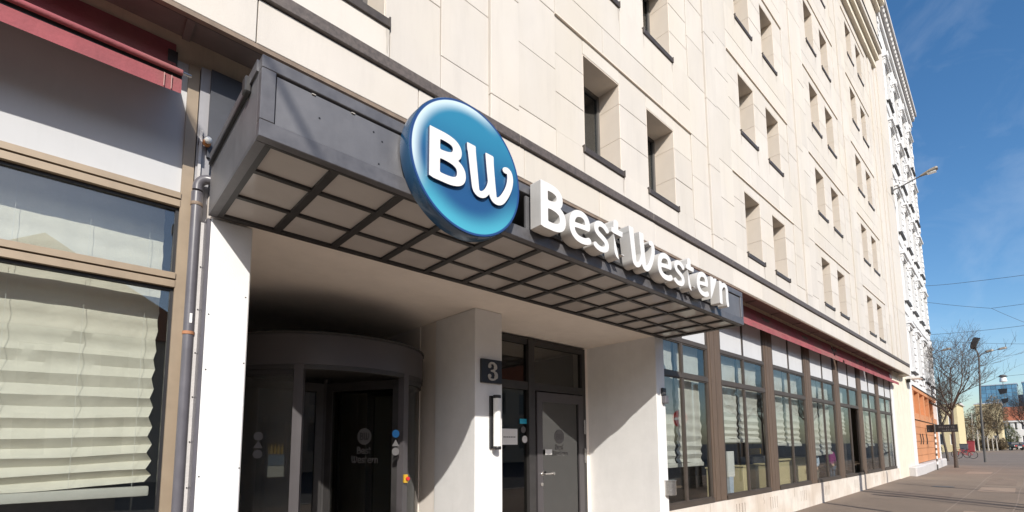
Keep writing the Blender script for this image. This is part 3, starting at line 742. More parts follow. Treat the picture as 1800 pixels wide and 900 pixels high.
# ================================================================== CANOPY AND SIGNS
CX0, CX1, CY0, CY1, CB, CT = .6605, 6.954, 2.7463, 3.99, 1.672, 2.149
canopy = thing('entrance_canopy', 'long grey sheet metal canopy with gridded milky glass underside over the entrance', 'canopy', (CX0, CY1, CB))
fr = bmesh.new()
# front frame: rails and end posts
box(fr, CX0, CX1, CY0, CY0+.06, CT-.075, CT); box(fr, CX0, CX1, CY0, CY0+.06, CB, CB+.10)
box(fr, CX0, CX0+.075, CY0, CY0+.06, CB+.10, CT-.075); box(fr, CX1-.075, CX1, CY0, CY0+.06, CB+.10, CT-.075)
obj('front_frame', bevel(fr, .004), 'canopy_frame', canopy)
xs_ = [CX0+.075, 2.48, 2.66, 4.7, CX1-.075]
for a, b in zip(xs_, xs_[1:]):
    if b-a < .3: continue
    bm = B((a+.006, b-.003, CY0+.012, CY0+.03, CB+.101, CT-.088)); obj('front_panel', bm, 'canopy_metal', canopy)
for x, z in ((.98, 1.93), (1.38, 1.96), (1.32, 2.0), (1.36, 1.80)): obj('screw_hole', lathe(bmesh.new(), [(.006, .0095), (.006, .0125)], (x, CY0, z), 8, 'y'), 'black_plastic', canopy)
for x in (.93, 1.17): obj('clip', B((x, x+.022, CY0+.004, CY0+.011, CT-.094, CT-.089)), 'numeral', canopy)
# sides
for x0, x1 in ((CX0, CX0+.05), (CX1-.05, CX1)):
    s_ = -1 if x0 < 1 else 1
    obj('side_panel', B((x0, x1, CY0+.061, CY1, CB+.03, CT-.07)), 'canopy_metal', canopy)
    bm = B((x0-.012, x1+.012, CY0+.061, CY1+.0, CT-.07, CT-.003)); obj('side_rail', bm, 'canopy_frame', canopy)
    obj('side_rail', B((x0, x1, CY0+.061, CY1, CB, CB+.03)), 'canopy_frame', canopy)
    xo = x0 if s_ < 0 else x1
    obj('gutter_strip', B((min(xo, xo+s_*.02)-.001, max(xo, xo+s_*.02)-.001, CY0+.25, CY1-.02, CT-.105, CT-.085)), 'black_plastic', canopy)
obj('side_bracket', bevel(B((CX0-.035, CX0+.001, CY0+.20, CY0+.27, CT-.12, CT-.02)), .008), 'frame_dark', canopy)
obj('top_sheet', B((CX0+.051, CX1-.051, CY0+.061, CY1+.2, CT-.06, CT-.03)), 'canopy_metal', canopy)
# underside grid: 14 x 3 panels
gr = bmesh.new(); W_ = (CX1-CX0)/14; D_ = (CY1-CY0)/3
box(gr, CX0+.051, CX1-.051, CY1-.055, CY1, CB+.001, CB+.05); box(gr, CX0+.051, CX1-.051, CY0+.061, CY0+.085, CB+.001, CB+.05)
box(gr, CX0+.0505, CX0+.085, CY0+.086, CY1-.056, CB+.001, CB+.05); box(gr, CX1-.085, CX1-.0505, CY0+.086, CY1-.056, CB+.001, CB+.05)
for i in range(1, 14): box(gr, CX0+i*W_-.026, CX0+i*W_+.026, CY0+.086, CY1-.056, CB+.0015, CB+.045)
obj('underside_frame', gr, 'frame_dark', canopy)
for i in range(14):
    a = CX0+i*W_+(.0265 if i else .0855); b = CX0+(i+1)*W_-(.0265 if i < 13 else .0855)
    for j in (1, 2): obj('underside_crossbar', B((a, b, CY0+j*D_-.018, CY0+j*D_+.018, CB+.004, CB+.04)), 'frame_dark', canopy)
for i in range(14):
    for j in range(3):
        x0, x1 = CX0+i*W_+.012, CX0+(i+1)*W_-.012; y0, y1 = CY0+j*D_+.01, CY0+(j+1)*D_-.01
        if i == 0: x0 += .05
        if i == 13: x1 -= .05
        if j == 0: y0 += .06
        if j == 2: y1 -= .01
        t = random.uniform(-.0015, .0015)
        bm = B((x0, x1, y0, y1, CB+.022, CB+.03))
        bmesh.ops.rotate(bm, verts=bm.verts, cent=((x0+x1)/2, (y0+y1)/2, CB+.026), matrix=Matrix.Rotation(t*2, 3, 'X') @ Matrix.Rotation(t, 3, 'Y'))
        obj('soffit_panel', bm, 'soffit_glass', canopy)

# round sign
DC = Vector((1.99, 2.63, 1.967)); DR = .4875
disc = thing('round_sign', 'round blue illuminated sign with white letters BW fixed to the canopy front', 'sign', tuple(DC))
bm = lathe(bmesh.new(), [(DR, .006), (DR+.004, .012), (DR+.004, .112), (DR-.02, .115)], tuple(DC), 96, 'y'); obj('rim', bm, 'rim_blue', disc, smooth='auto')
bm = lathe(bmesh.new(), [(DR-.004, -.001), (DR-.003, .0055)], tuple(DC), 96, 'y'); obj('face', bm, 'sign_face_blue', disc, smooth='auto')
GB = {}
bm = glyph_mesh('B', .452, .357, DC.y-.024, DC.y-.0015, 1.640, 1.765, None); obj('letter', bm, None, disc, mats=['sign_white', 'navy'])
bm = glyph_mesh('W', .435, .372, DC.y-.024, DC.y-.0015, 1.952, 1.768, None); obj('letter', bm, None, disc, mats=['sign_white', 'navy'])
obj('mounting_arm', B((1.85, 1.9, DC.y+.113, CY0+.011, 1.75, 1.8), (2.1, 2.15, DC.y+.113, CY0+.011, 1.75, 1.8)), 'frame_dark', disc)

# letters Best Western
LY0, LY1 = 2.603, 2.722; LH = .396
lets = thing('letter_sign', 'row of deep white channel letters reading Best Western along the canopy front', 'sign', (2.687, LY1, 1.75))
def run(word, xa, xb, z):
    tot = sum(GL[c][2] for c in word) + .0; gap = .075; n_ = len(word)
    sx = (xb-xa)/((tot+gap*(n_-1))*LH); x = xa
    for c in word:
        obj('letter', glyph_mesh(c, LH*sx, LH, LY0, LY1, x, z, None), None, lets, mats=['sign_white', 'sign_return'])
        x += (GL[c][2]+gap)*LH*sx
run('Best', 2.687, 3.84, 1.753); run('Western', 3.93, 6.17, 1.753)
obj('mounting_rail', B((2.70, 6.1, 2.7225, 2.745, 1.775, 1.80), (2.70, 6.1, 2.7225, 2.745, 2.0, 2.025)), 'frame_dark', lets)

# small lamp and wire beside the canopy
lamp = thing('bulkhead_lamp', 'small rusty white bulkhead lamp on the grey panel left of the canopy', 'lamp', (.655, 4.05, 2.35))
obj('shade', lathe(bmesh.new(), [(.014, .0), (.023, -.02), (.026, -.04), (.015, -.055)], (.648, 4.13, 2.30), 16, 'y'), 'lamp_tube', lamp, smooth=True)
obj('collar', lathe(bmesh.new(), [(.026, .0), (.028, .025), (.02, .03)], (.648, 4.13, 2.30), 16, 'y'), 'orange_lamp', lamp, smooth='auto')
obj('wire', tube(bmesh.new(), [(.648, 4.15, 2.31), (.632, 4.16, 2.345), (.615, 4.17, 2.36), (.604, 4.17, 2.33), (.60, 4.18, 2.28)], .004, 6), 'cable', lamp)

# down pipe
pipe = thing('downpipe', 'grey rainwater downpipe with an elbow between left window and white pier', 'pipe', (.606, 4.13, -1.8))
elbow = [(.606, 4.13, 1.90)] + [(.606+.055*(1-math.cos(R(a)))*1.0, 4.13-.03*(1-math.cos(R(a))), 1.92+.07*math.sin(R(a))) for a in range(10, 91, 10)] + [(.70, 4.09, 1.99)]
obj('shaft', tube(bmesh.new(), [(.606, 4.13, -1.85), (.606, 4.13, 0), (.606, 4.13, 1.78)], .034, 20), 'pipe_grey', pipe, smooth='auto')
obj('elbow', tube(bmesh.new(), elbow, .034, 20), 'pipe_grey', pipe, smooth='auto')
obj('collar', lathe(bmesh.new(), [(.034, -.05), (.038, -.045), (.038, .05), (.034, .055)], (.606, 4.13, 1.83), 20), 'pipe_grey', pipe, smooth='auto')
obj('seal', lathe(bmesh.new(), [(.0385, -.012), (.0395, 0), (.0385, .012)], (.606, 4.13, 1.79), 20), 'drip', pipe)
for z in (.82, -.6): obj('pipe_clamp', lathe(bmesh.new(), [(.036, -.012), (.0385, -.011), (.0385, .011), (.036, .012)], (.606, 4.13, z), 20), 'rust', pipe)
obj('sticker', B((.602, .618, 4.093, 4.0955, .89, .96)), 'paper', pipe)
for i in range(7): obj('screw', lathe(bmesh.new(), [(.005, -.004), (.005, .0)], (.652, 4.119, -.6+i*.32), 8, 'y'), 'black_plastic', pipe)

# number plate, wall lamp, intercom, ashtray
num = thing('house_number_plate', 'black square house number plate with a grey 3 on the middle pier', 'plate', (3.82, 4.61, .765))
obj('plate', bevel(B((3.655, 3.985, 4.575, 4.609, .765, 1.062)), .004), 'black_plastic', num)
obj('numeral', glyph_mesh('3', .245, .225, 4.566, 4.5745, 3.752, .80, None), None, num, mats=['numeral', 'numeral'])
wl = thing('wall_lamp', 'slim upright tube lamp with black end caps below the number plate', 'lamp', (3.86, 4.61, -.05))
obj('backplate', bevel(B((3.80, 3.92, 4.578, 4.609, -.04, .61)), .004), 'black_plastic', wl)
obj('tube', tube(bmesh.new(), [(3.862, 4.53, -.012), (3.862, 4.53, .58)], .047, 24), 'lamp_tube', wl, smooth='auto')
for z in (-.05, .575): obj('end_cap', lathe(bmesh.new(), [(.046, 0), (.050, .006), (.050, .036), (.046, .042)], (3.862, 4.53, z), 24), 'black_plastic', wl, smooth='auto')
ic = thing('intercom', 'small black keypad with clear cover on the right white pier', 'intercom', (6.83, 4.0, .64))
obj('keypad', bevel(B((6.775, 6.885, 3.965, 3.999, .76, .88)), .008), 'black_plastic', ic)
obj('cover', bevel(B((6.79, 6.89, 3.93, 3.998, .635, .755)), .01), 'pipe_grey', ic)
for a in range(3):
    for b in range(2): obj('button', B((6.795+a*.026, 6.813+a*.026, 3.9615, 3.9645, .79+b*.035, .81+b*.035)), 'etched', ic)
ash = thing('wall_ashtray', 'brushed steel half round ashtray on the right white pier', 'ashtray', (6.88, 4.0, -.78))
obj('bowl', prism(bmesh.new(), arc(6.90, 3.997, .115, 180, 360, 20), -.78, -.565, 'z'), 'steel', ash, smooth='auto')
obj('rim', prism(bmesh.new(), arc(6.90, 3.996, .122, 180, 360, 20), -.564, -.552, 'z'), 'steel', ash, smooth='auto')

# ================================================================== AWNINGS
def awning(xa, xb, label, group=None, yv=3.797, zv=2.386):
    a = thing('awning', label, 'awning', ((xa+xb)/2, 4.2, 2.95), group)
    n_ = max(8, int((xb-xa)/.12)); zt_ = zv+.106; yb_ = yv-.015 if xa < 0 else yv+.03; zr = zt_+(.039 if xa < 0 else -.004)
    def sheet2(f, nm, m):
        bm = bmesh.new(); rows = []
        for i in range(n_+1):
            x = xa+(xb-xa)*i/n_; rows.append([bm.verts.new(p_) for p_ in f(x)])
        for r1, r2_ in zip(rows, rows[1:]):
            for k in range(len(r1)-1): bm.faces.new((r1[k], r2_[k], r2_[k+1], r1[k+1]))
        return obj(nm, bm, m, a, smooth='auto')
    sag = lambda x: .012*nz3(x*1.7, xa)
    sheet2(lambda x: [(x, y_, z_+sag(x)*.5) for y_, z_ in ((4.225, 3.03), (4.195, 2.88), (4.16, zr+.16), (yv+.2, zr+.06), (yv+.004, zr-.005))], 'fabric', 'awning_red')
    sheet2(lambda x: [(x, yv+.006*nz3(x*2.1, 3, xa)+(1-t)*.004, zt_-.106*t+.006*nz3(x*3, 1, xa)*t) for t in (0, .33, .66, 1)], 'valance', 'awning_red')
    obj('front_bar', tube(bmesh.new(), [(xa+(xb-xa)*k/10, yb_, zr+.003*math.sin(k)) for k in range(11)], .020, 12), 'awning_red', a, smooth='auto')
    obj('rod_end', tube(bmesh.new(), [(xa-.05, yb_, zr), (xa, yb_, zr)], .010, 8), 'steel', a)
    obj('rod_end', tube(bmesh.new(), [(xb, yb_, zr), (xb+.05, yb_, zr)], .010, 8), 'steel', a)
    if xa < 0: obj('hem_rail', B((xa, xb, yv+.009, yv+.035, zt_-.04, zr+.014)), 'frame_dark', a)
    for x in (xa+.25, xb-.02):
        bm = tube(bmesh.new(), [(x, 4.22, 2.86), (x, yv+.22, zr+.02), (x, yv+.03, zr-.01)], .016, 8); box(bm, x-.03, x+.03, 4.19, 4.239, 2.76, 2.95); obj('arm', bm, 'frame_dark', a)
    if xa < 0:
        for x in (xb-.10, xb-.06): obj('stitching', B((x, x+.005, yv-.011, yv-.008, zv+.006, zt_-.006)), 'awning_thread', a)
    return a
awning(-5.0, .43, 'rolled out dark red awning with valance over the left shop window')
for a, b, n_ in ((7.25, 17.25, 'longest dark red awning beside the canopy on the right shopfront'), (17.42, 21.25, 'short middle dark red awning over the right shopfront'), (21.32, 25.9, 'dark red awning at the far end of the right shopfront')):
    awning(a, b, n_, 'awnings of the right shopfront', 3.93, 2.443)

# ================================================================== BLINDS
def blind(x0, x1, zt, zb, y, m, label, pleats=14, nx=26, amp=.03, wob=0.0, group=None, detail=1.0, slope=0.0):
    t = thing('pleated_blind', label, 'blind', ((x0+x1)/2, y, zb), group)
    rows = []; z = zb; bm = bmesh.new(); seed = x0*3.1
    # folds are packed at the foot and stretch out towards the top
    hs = [zb]; step = (zt-zb)/pleats*.62; k = 0
    while hs[-1] < zt: hs.append(min(zt, hs[-1] + step*(.5+.5*min(1, .30+k*.09)))); k += 1
    for i, z in enumerate(hs):
        f = max(.12, 1-((z-zb)/(zt-zb))**.85*1.35); d = (amp if i % 2 else -amp)*f
        for sub in ((0,) if i == len(hs)-1 else (0, .5)):
            zz = z if sub == 0 else (z+hs[i+1])/2
            dn = d if sub == 0 else (d + (amp if (i+1) % 2 else -amp)*f)/2 + .004*f
            row = []
            for q in range(nx+1):
                u_ = q/nx; x = x0+(x1-x0)*u_
                e = (.022*f*(1 if i % 2 else -1) if sub == 0 else 0) if u_ > .999 else 0
                cr = detail*(.005*nz3(x*9+seed, zz*7) + .010*nz3(x*2.3+seed, zz*3.1) + .006*abs(nz3(x*5+zz*4+seed, zz*9-x*3)))
                zo = (.012*nz3(x*2.1+seed, i*.7) + slope*(u_-.5)*f)*detail*min(1, 2*(1-(zz-zb)/(zt-zb)))
                row.append(bm.verts.new((x+e+wob*nz3(zz*1.5, seed), y+dn+cr, zz+zo)))
            rows.append(row)
    for a, b in zip(rows, rows[1:]):
        for q in range(nx): bm.faces.new((a[q], a[q+1], b[q+1], b[q]))
    obj('cloth', bm, m, t, smooth='auto')
    obj('bottom_bar', bevel(B((x0-.01, x1+.015, y-.03, y+.03, zb-.075, zb-.004)), .014, 2), 'blind_white', t, smooth='auto')
    for c in ((.07, .36, .66, .93) if x0 < 0 else (.2, .8)):
        xx = x0+(x1-x0)*c
        obj('cord', tube(bmesh.new(), [(xx+.002*nz3(q*.8, xx), y-amp-.003, zb+(zt-zb)*q/14) for q in range(15)], .0011, 5), 'paper', t)
    return t
blind(-.77, .46, 2.1, -.27, 4.47, 'blind_cloth', 'large creased pleated blind behind the left shop window', 20, 60, .034, .012, slope=.05)
blind(-2.15, -.90, 2.1, -.27, 4.47, 'blind_cloth', 'pleated blind at the far left edge of the left shop window', 20, 30, .034)
bot = [(-.33, -.33), (.10, .10), (.02, .0), (-.28, -.26), (.35, None), (-.1, -.05), (-.35, -.3)]
ordn = ['first', 'second', 'third', 'fourth', 'fifth', 'sixth', 'seventh']
for b_, (x0, x1, xm) in enumerate(bays):
    for h_, (a, c) in enumerate(((x0+.08, xm-.06), (xm+.06, x1-.08))):
        if bot[b_][h_] is None: continue
        blind(a-.05+.03*h_, c+.03+.03*h_, 2.0, bot[b_][h_], 4.385, 'blind_white', 'whitish pleated blind in the %s half of the %s shopfront bay right of the entrance' % (('near', 'far')[h_], ordn[b_]), 14, 22, .028, .01, 'blinds of the right shopfront', 1.5)

# ================================================================== REVOLVING DOOR
DX, DY, DRR = 2.38, 6.12, 1.20; ZD0, ZD1 = .845, 1.19
rev = thing('revolving_door', 'dark framed glazed revolving door in the shaded entrance recess', 'revolving door', (DX, DY, -1.66))
def ring(bm, r0, r1, z0, z1, a0=0, a1=360, n=64):
    full = a1-a0 >= 360; prof = []
    for k in range(n+(0 if full else 1)):
        a = R(a0+(a1-a0)*k/n); c, s = math.cos(a), math.sin(a)
        prof.append([bm.verts.new((DX+r*c, DY+r*s, z)) for r, z in ((r0, z0), (r1, z0), (r1, z1), (r0, z1))])
    m_ = len(prof)
    for k in range(m_ if full else m_-1):
        a, b = prof[k], prof[(k+1) % m_]
        for q in range(4): bm.faces.new((a[q], b[q], b[(q+1) % 4], a[(q+1) % 4]))
    if not full: bm.faces.new(prof[0]); bm.faces.new(prof[-1][::-1])
    return bm
bandm = ring(bmesh.new(), DRR-.08, DRR, ZD0, ZD1-.025); obj('drum_band', bandm, 'door_grey', rev, smooth='auto')
obj('drum_cap', ring(bmesh.new(), DRR-.09, DRR+.012, ZD1-.024, ZD1), 'frame_dark', rev, smooth='auto')
obj('drum_lip', ring(bmesh.new(), DRR-.085, DRR-.004, ZD0-.05, ZD0-.001), 'frame_dark', rev, smooth='auto')
obj('drum_ceiling', lathe(bmesh.new(), [(DRR-.09, 0), (DRR-.09, .03)], (DX, DY, ZD0+.02), 64), 'frame_dark', rev)
obj('drum_lid', lathe(bmesh.new(), [(DRR-.095, 0), (DRR-.095, .02)], (DX, DY, ZD1-.024), 64), 'frame_dark', rev)
obj('floor_ring', ring(bmesh.new(), DRR-.09, DRR+.01, -1.70, -1.64), 'frame_dark', rev)
a1_ = math.degrees(math.atan2(5.14-DY, 1.72-DX)); a2_ = math.degrees(math.atan2(5.04-DY, 2.90-DX))
for a, b in ((a1_-100, a1_-3), (a2_+3, a2_+100)):
    obj('curved_glass', ring(bmesh.new(), DRR-.05, DRR-.043, -1.64, ZD0-.05, a, b, 24), 'door_glass', rev, smooth='auto')
    obj('glass_rail', ring(bmesh.new(), DRR-.07, DRR-.02, -1.64, -1.52, a, b, 24), 'frame_dark', rev)
    obj('glass_rail', ring(bmesh.new(), DRR-.07, DRR-.02, ZD0-.11, ZD0-.051, a, b, 24), 'frame_dark', rev)
for a in (a1_, a2_, a1_-100, a2_+100, a1_-48):
    obj('post', ring(bmesh.new(), DRR-.08, DRR, -1.64, ZD0-.001, a-2.2, a+2.2, 2), 'door_grey', rev)
for w_ in range(3):
    a = R(-62 + w_*120); c, s = math.cos(a), math.sin(a)
    def wing(r0, r1, z0, z1, t):
        bm = B((r0, r1, -t, t, z0, z1)); bmesh.ops.rotate(bm, verts=bm.verts, cent=(0, 0, 0), matrix=Matrix.Rotation(a, 3, 'Z')); bmesh.ops.translate(bm, verts=bm.verts, vec=(DX, DY, 0)); return bm
    bm = bmesh.new()
    for r0, r1, z0, z1 in ((.03, .12, -1.63, ZD0-.06), (1.0, 1.09, -1.63, ZD0-.06), (.12, 1.0, -1.63, -1.48), (.12, 1.0, ZD0-.16, ZD0-.06)): box(bm, r0, r1, -.025, .025, z0, z1)
    bmesh.ops.rotate(bm, verts=bm.verts, cent=(0, 0, 0), matrix=Matrix.Rotation(a, 3, 'Z')); bmesh.ops.translate(bm, verts=bm.verts, vec=(DX, DY, 0))
    wo = obj('door_wing', bm, 'frame_dark', rev)
    obj('pane', wing(.12, 1.0, -1.48, ZD0-.16, .004), 'door_glass', wo)
    if w_ == 0:                               # printed emblem and name on the wing that faces the street
        def onwing(bm):
            bmesh.ops.rotate(bm, verts=bm.verts, cent=(0, 0, 0), matrix=Matrix.Rotation(a, 3, 'Z')); bmesh.ops.translate(bm, verts=bm.verts, vec=(DX, DY, 0)); return bm
        obj('printed_emblem', onwing(lathe(bmesh.new(), [(.10, 0), (.10, .002)], (.60, -.009, .12), 28, 'y')), 'etched', wo)
        xx = .535
        for ch in 'BW': obj('print_letter', onwing(glyph_mesh(ch, .08, .09, -.011, -.0095, xx, .075, None)), None, wo, mats=['frame_dark', 'frame_dark']); xx += (GL[ch][2]+.02)*.08
        for word, r0, z in (('Best', .50, -.09), ('Western', .42, -.20)):
            xx = r0
            for ch in word: obj('print_letter', onwing(glyph_mesh(ch, .085, .085, -.008, -.007, xx, z, None)), None, wo, mats=['etched', 'etched']); xx += (GL[ch][2]+.02)*.085
obj('centre_post', tube(bmesh.new(), [(DX, DY, -1.65), (DX, DY, ZD0)], .035, 14), 'frame_dark', rev)
# stickers and push buttons on the right post
def onring(a, dr=0): return (DX+(DRR+dr)*math.cos(R(a)), DY+(DRR+dr)*math.sin(R(a)))
x_, y_ = onring(a2_-.5, .012); obj('emergency_button', bevel(B((x_-.028, x_+.022, y_-.03, y_+.02, -.42, -.325)), .006), 'yellow', rev)
obj('emergency_button_knob', lathe(bmesh.new(), [(.02, -.06), (.024, -.05), (.018, -.03)], (x_+.005, y_, -.37), 14, 'y'), 'red', rev)
obj('push_button', bevel(B((x_-.028, x_+.022, y_-.03, y_+.02, -.89, -.78)), .01), 'sticker_blue', rev)
for a, mm, zz in ((a2_-7.5, 'sticker_blue', .14), (a2_-7.5, 'etched', .03), (a2_-7.5, 'etched', -.06), (a1_-20, 'etched', .11), (a1_-20, 'etched', .02), (a1_-20, 'etched', -.07)):
    x, y = onring(a, -.036)
    if abs(zz-.02) < .015 or abs(zz-.03) < .005:
        obj('sticker', prism(bmesh.new(), [(x-.045, zz-.03), (x+.045, zz-.03), (x, zz+.045)], y-.03, y-.027, 'y'), mm, rev)
    else: obj('sticker', lathe(bmesh.new(), [(.045, -.03), (.045, -.027)], (x, y, zz), 18, 'y'), mm, rev)
# lobby behind: a small lit display case
def emis(name, col, st):
    m = mat(name, col, .5); b = m.node_tree.nodes['Principled BSDF']; b.inputs['Emission Color'].default_value = (*col, 1); b.inputs['Emission Strength'].default_value = st
emis('lit_white', (.75, .75, .70), .45); emis('lit_blue', (.18, .27, .38), .4); emis('lit_amber', (.50, .34, .08), .4)
dc = thing('display_case', 'small lit display case with bottles far inside the lobby', 'display case', (2.46, 8.25, -1.66))
obj('frame', B((2.29, 2.33, 8.2, 8.4, -.52, .46), (2.60, 2.64, 8.2, 8.4, -.52, .46), (2.33, 2.60, 8.2, 8.4, .41, .46), (2.33, 2.60, 8.2, 8.4, -.52, -.47)), 'frame_dark', dc)
obj('back', B((2.33, 2.60, 8.36, 8.40, -.47, .41)), 'interior_wall', dc)
obj('lower_panel', B((2.33, 2.60, 8.30, 8.35, -.47, -.30)), 'lit_white', dc); obj('middle_panel', B((2.33, 2.60, 8.30, 8.35, -.29, -.12)), 'lit_blue', dc)
for q in range(5): obj('bottle', lathe(bmesh.new(), [(.018, -.11), (.018, -.02), (.007, .02), (.007, .05)], (2.36+q*.052, 8.32, 0), 8), 'lit_amber', dc)
obj('emblem', lathe(bmesh.new(), [(.06, 0), (.06, .01)], (2.47, 8.345, .26), 18, 'y'), 'etched', dc)
obj('base', B((2.30, 2.63, 8.2, 8.4, -1.66, -.521)), 'frame_dark', dc)
cl = thing('lobby_column', 'pale column inside the lobby behind the revolving door', 'column', (1.85, 7.9, -1.66))
obj('shaft', bevel(B((1.72, 2.05, 7.75, 8.1, -1.66, 1.6)), .01), 'taupe_plaster', cl); obj('foot', B((1.70, 2.07, 7.73, 8.12, -1.66, -1.5)), 'frame_dark', cl)

# ================================================================== THE WHITE NEIGHBOUR
NA = R(2.0); NO = Vector((29.62, 4.11, 0))
def nb_xf(bm):                                # local (along facade, depth, z) -> world
    bmesh.ops.rotate(bm, verts=bm.verts, cent=(0, 0, 0), matrix=Matrix.Rotation(NA, 3, 'Z')); bmesh.ops.translate(bm, verts=bm.verts, vec=NO); return bm
nbh = thing('white_building', 'tall ornate white stucco house with orange ground floor beyond the hotel', 'building', (36, 4.3, -1.5))
NW = 12.95; fl = [3.0, 6.65, 10.3, 13.95, 17.6]; axx = [1.35, 4.3, 7.35, 10.4]
nholes = [(a, a+1.15, z+.55, z+2.75) for z in fl for a in axx]
bm = nb_xf(wall_holes(bmesh.new(), 0, NW, 2.85, 23.0, 0, .35, nholes)); obj('wall', bm, 'white_stucco', nbh)
obj('side_wall', nb_xf(B((NW-.3, NW, .36, 12, -1.6, 22.9), (.02, .3, .36, 12, 2.9, 22.9))), 'stucco_grey', nbh)
obj('room_back', nb_xf(B((.3, NW-.3, .8, .9, 2.9, 22.9))), 'interior_dark', nbh)
obj('roof', nb_xf(B((-.1, NW+.15, -.35, 8, 23.32, 23.5))), 'frame_dark', nbh)
for z0, z1, d in ((22.3, 22.7, .12), (22.7, 23.0, .25), (23.0, 23.3, .4)): obj('cornice', nb_xf(B((-.05, NW+.05+d*.2, -d, -.002, z0, z1-.003))), 'stucco_grey' if d > .2 else 'white_stucco', nbh)
for k in range(30): obj('dentil', nb_xf(B((.2+k*.43, .2+k*.43+.2, -.30, -.2505, 22.72, 22.95))), 'white_stucco', nbh)
for z in fl[1:]: obj('band_course', nb_xf(B((0, NW, -.06, -.002, z-.15, z+.12))), 'white_stucco', nbh)
for z in fl:
    for ai, a in enumerate(axx):
        wf = obj('window', nb_xf(B((a, a+.09, .2, .28, z+.55, z+2.75), (a+1.06, a+1.15, .2, .28, z+.55, z+2.75), (a+.09, a+1.06, .2, .28, z+.55, z+.64), (a+.09, a+1.06, .2, .28, z+2.66, z+2.75), (a+.54, a+.61, .2, .28, z+.64, z+2.66))), 'paper', nbh)
        for q in (a+.09, a+.61): obj('pane', nb_xf(B((q, q+.45, .23, .237, z+.64, z+2.66))), 'win_glass', wf)
        obj('sill', nb_xf(B((a-.15, a+1.3, -.16, .19, z+.47, z+.548))), 'frame_dark', wf)
        for q in (a-.22, a+1.155): obj('surround', nb_xf(B((q, q+.215, -.045, .2, z+.55, z+2.75))), 'white_stucco', wf)
        # hood: stepped slab on brackets
        obj('hood', nb_xf(bevel(B((a-.30, a+1.45, -.20, -.003, z+2.98, z+3.10), (a-.25, a+1.40, -.12, -.003, z+2.86, z+2.979), (a-.22, a-.02, -.10, -.003, z+2.6, z+2.859), (a+1.17, a+1.37, -.10, -.003, z+2.6, z+2.859)), .012)), 'white_stucco', wf)
        if (ai+int(z)) % 3 == 0:
            obj('pediment', nb_xf(prism(bmesh.new(), [(a-.3, z+3.121), (a+1.45, z+3.121), (a+.575, z+3.46)], -.14, -.003, 'y')), 'white_stucco', wf)
        obj('apron', nb_xf(B((a-.05, a+1.2, -.06, -.003, z+.14, z+.46))), 'white_stucco', wf)
# rusticated quoins between the axes
qn = 0
for z0 in np.arange(3.2, 22.0, .36):
    if any(abs(z0+.16-z) < .32 for z in fl[1:]): continue
    for c, wd in ((.30, .55), (3.42, .52), (6.45, .5), (9.5, .5), (12.55, .6)):
        wq = wd*(1 if int(round(z0/.36)) % 2 else .72)
        d = .035+.03*random.random()
        bm = nb_xf(bevel(B((c-wq/2, c+wq/2, -d, -.003, z0, z0+.315)), .03)); obj('quoin_block', bm, 'white_stucco', nbh); qn += 1
# orange ground floor
obj('ground_wall', nb_xf(B((.0, NW, .30, .6, -1.6, 2.849), (.0, .9, .0, .299, -1.6, 2.849), (NW-.55, NW, -.02, .299, -1.6, 2.849))), 'white_stucco', nbh)
ox = [.95 + k*(11.4/5) for k in range(6)]
zz = -1.02
while zz < 1.15:
    for a, b in zip(ox, ox[1:]): obj('cladding_panel', nb_xf(B((a+.012, b-.012, .02, .29, zz+.008, zz+.352))), 'orange_panel', nbh)
    zz += .36
for a, b in zip(ox, ox[1:]):
    obj('niche_pier', nb_xf(B((a-.02, a+.42, .0, .29, 1.15, 2.62))), 'orange_panel', nbh)
    obj('niche_back', nb_xf(B((a+.42, b-.02, .26, .295, 1.15, 2.62))), 'orange_panel', nbh)
obj('niche_head', nb_xf(B((.93, 12.4, -.02, .29, 2.62, 2.849))), 'orange_panel', nbh)
obj('niche_sill', nb_xf(B((.93, 12.4, -.03, .29, 1.135, 1.149))), 'frame_dark', nbh)
obj('head_flashing', nb_xf(B((.9, 12.4, -.05, -.02, 2.80, 2.848))), 'frame_dark', nbh)
obj('foot', nb_xf(bevel(B((.8, NW+.1, -.25, .29, -1.7, -1.05)), .05)), 'stucco_grey', nbh)
for q in (2.6, 3.6, 5.4): obj('wall_rod', nb_xf(tube(bmesh.new(), [(q, .0, .45), (q, -.03, .1), (q, .0, -.1)], .02, 6)), 'frame_dark', nbh)

# ================================================================== STREET FURNITURE
# lamp on an arm at the hotel corner
al = thing('wall_street_lamp', 'street lamp on a long thin arm fixed high on the hotel corner', 'street lamp', (28.5, 4.0, 12.1))
obj('arm', tube(bmesh.new(), [(28.5, 3.97, 12.12), (28.5, 3.6, 12.20), (28.5, 3.0, 12.37), (28.5, 2.80, 12.42)], .028, 8), 'pole_grey', al)
obj('wall_plate', B((28.38, 28.62, 3.90, 3.975, 11.98, 12.3)), 'pole_grey', al)
obj('stay', tube(bmesh.new(), [(28.5, 3.95, 12.75), (28.5, 3.3, 12.30)], .01, 5), 'pole_grey', al)
bm = bmesh.new(); sec = []
for y, wd, h in ((2.85, .06, .06), (2.7, .10, .09), (2.5, .17, .13), (2.28, .17, .12), (2.22, .12, .08)):
    zc = 12.42+(2.85-y)*.22; sec.append([bm.verts.new((28.5+sx*wd, y, zc+sz*h*.6)) for sx, sz in ((-1, -.6), (1, -.6), (1, .4), (.6, 1), (-.6, 1), (-1, .4))])
for a, b in zip(sec, sec[1:]):
    for k in range(6): bm.faces.new((a[k], a[(k+1) % 6], b[(k+1) % 6], b[k]))
bm.faces.new(sec[0]); bm.faces.new(sec[-1]); obj('lamp_head', bm, 'lamp_head', al)
obj('lens', B((28.38, 28.62, 2.28, 2.6, 12.40, 12.425)), 'lamp_tube', al)
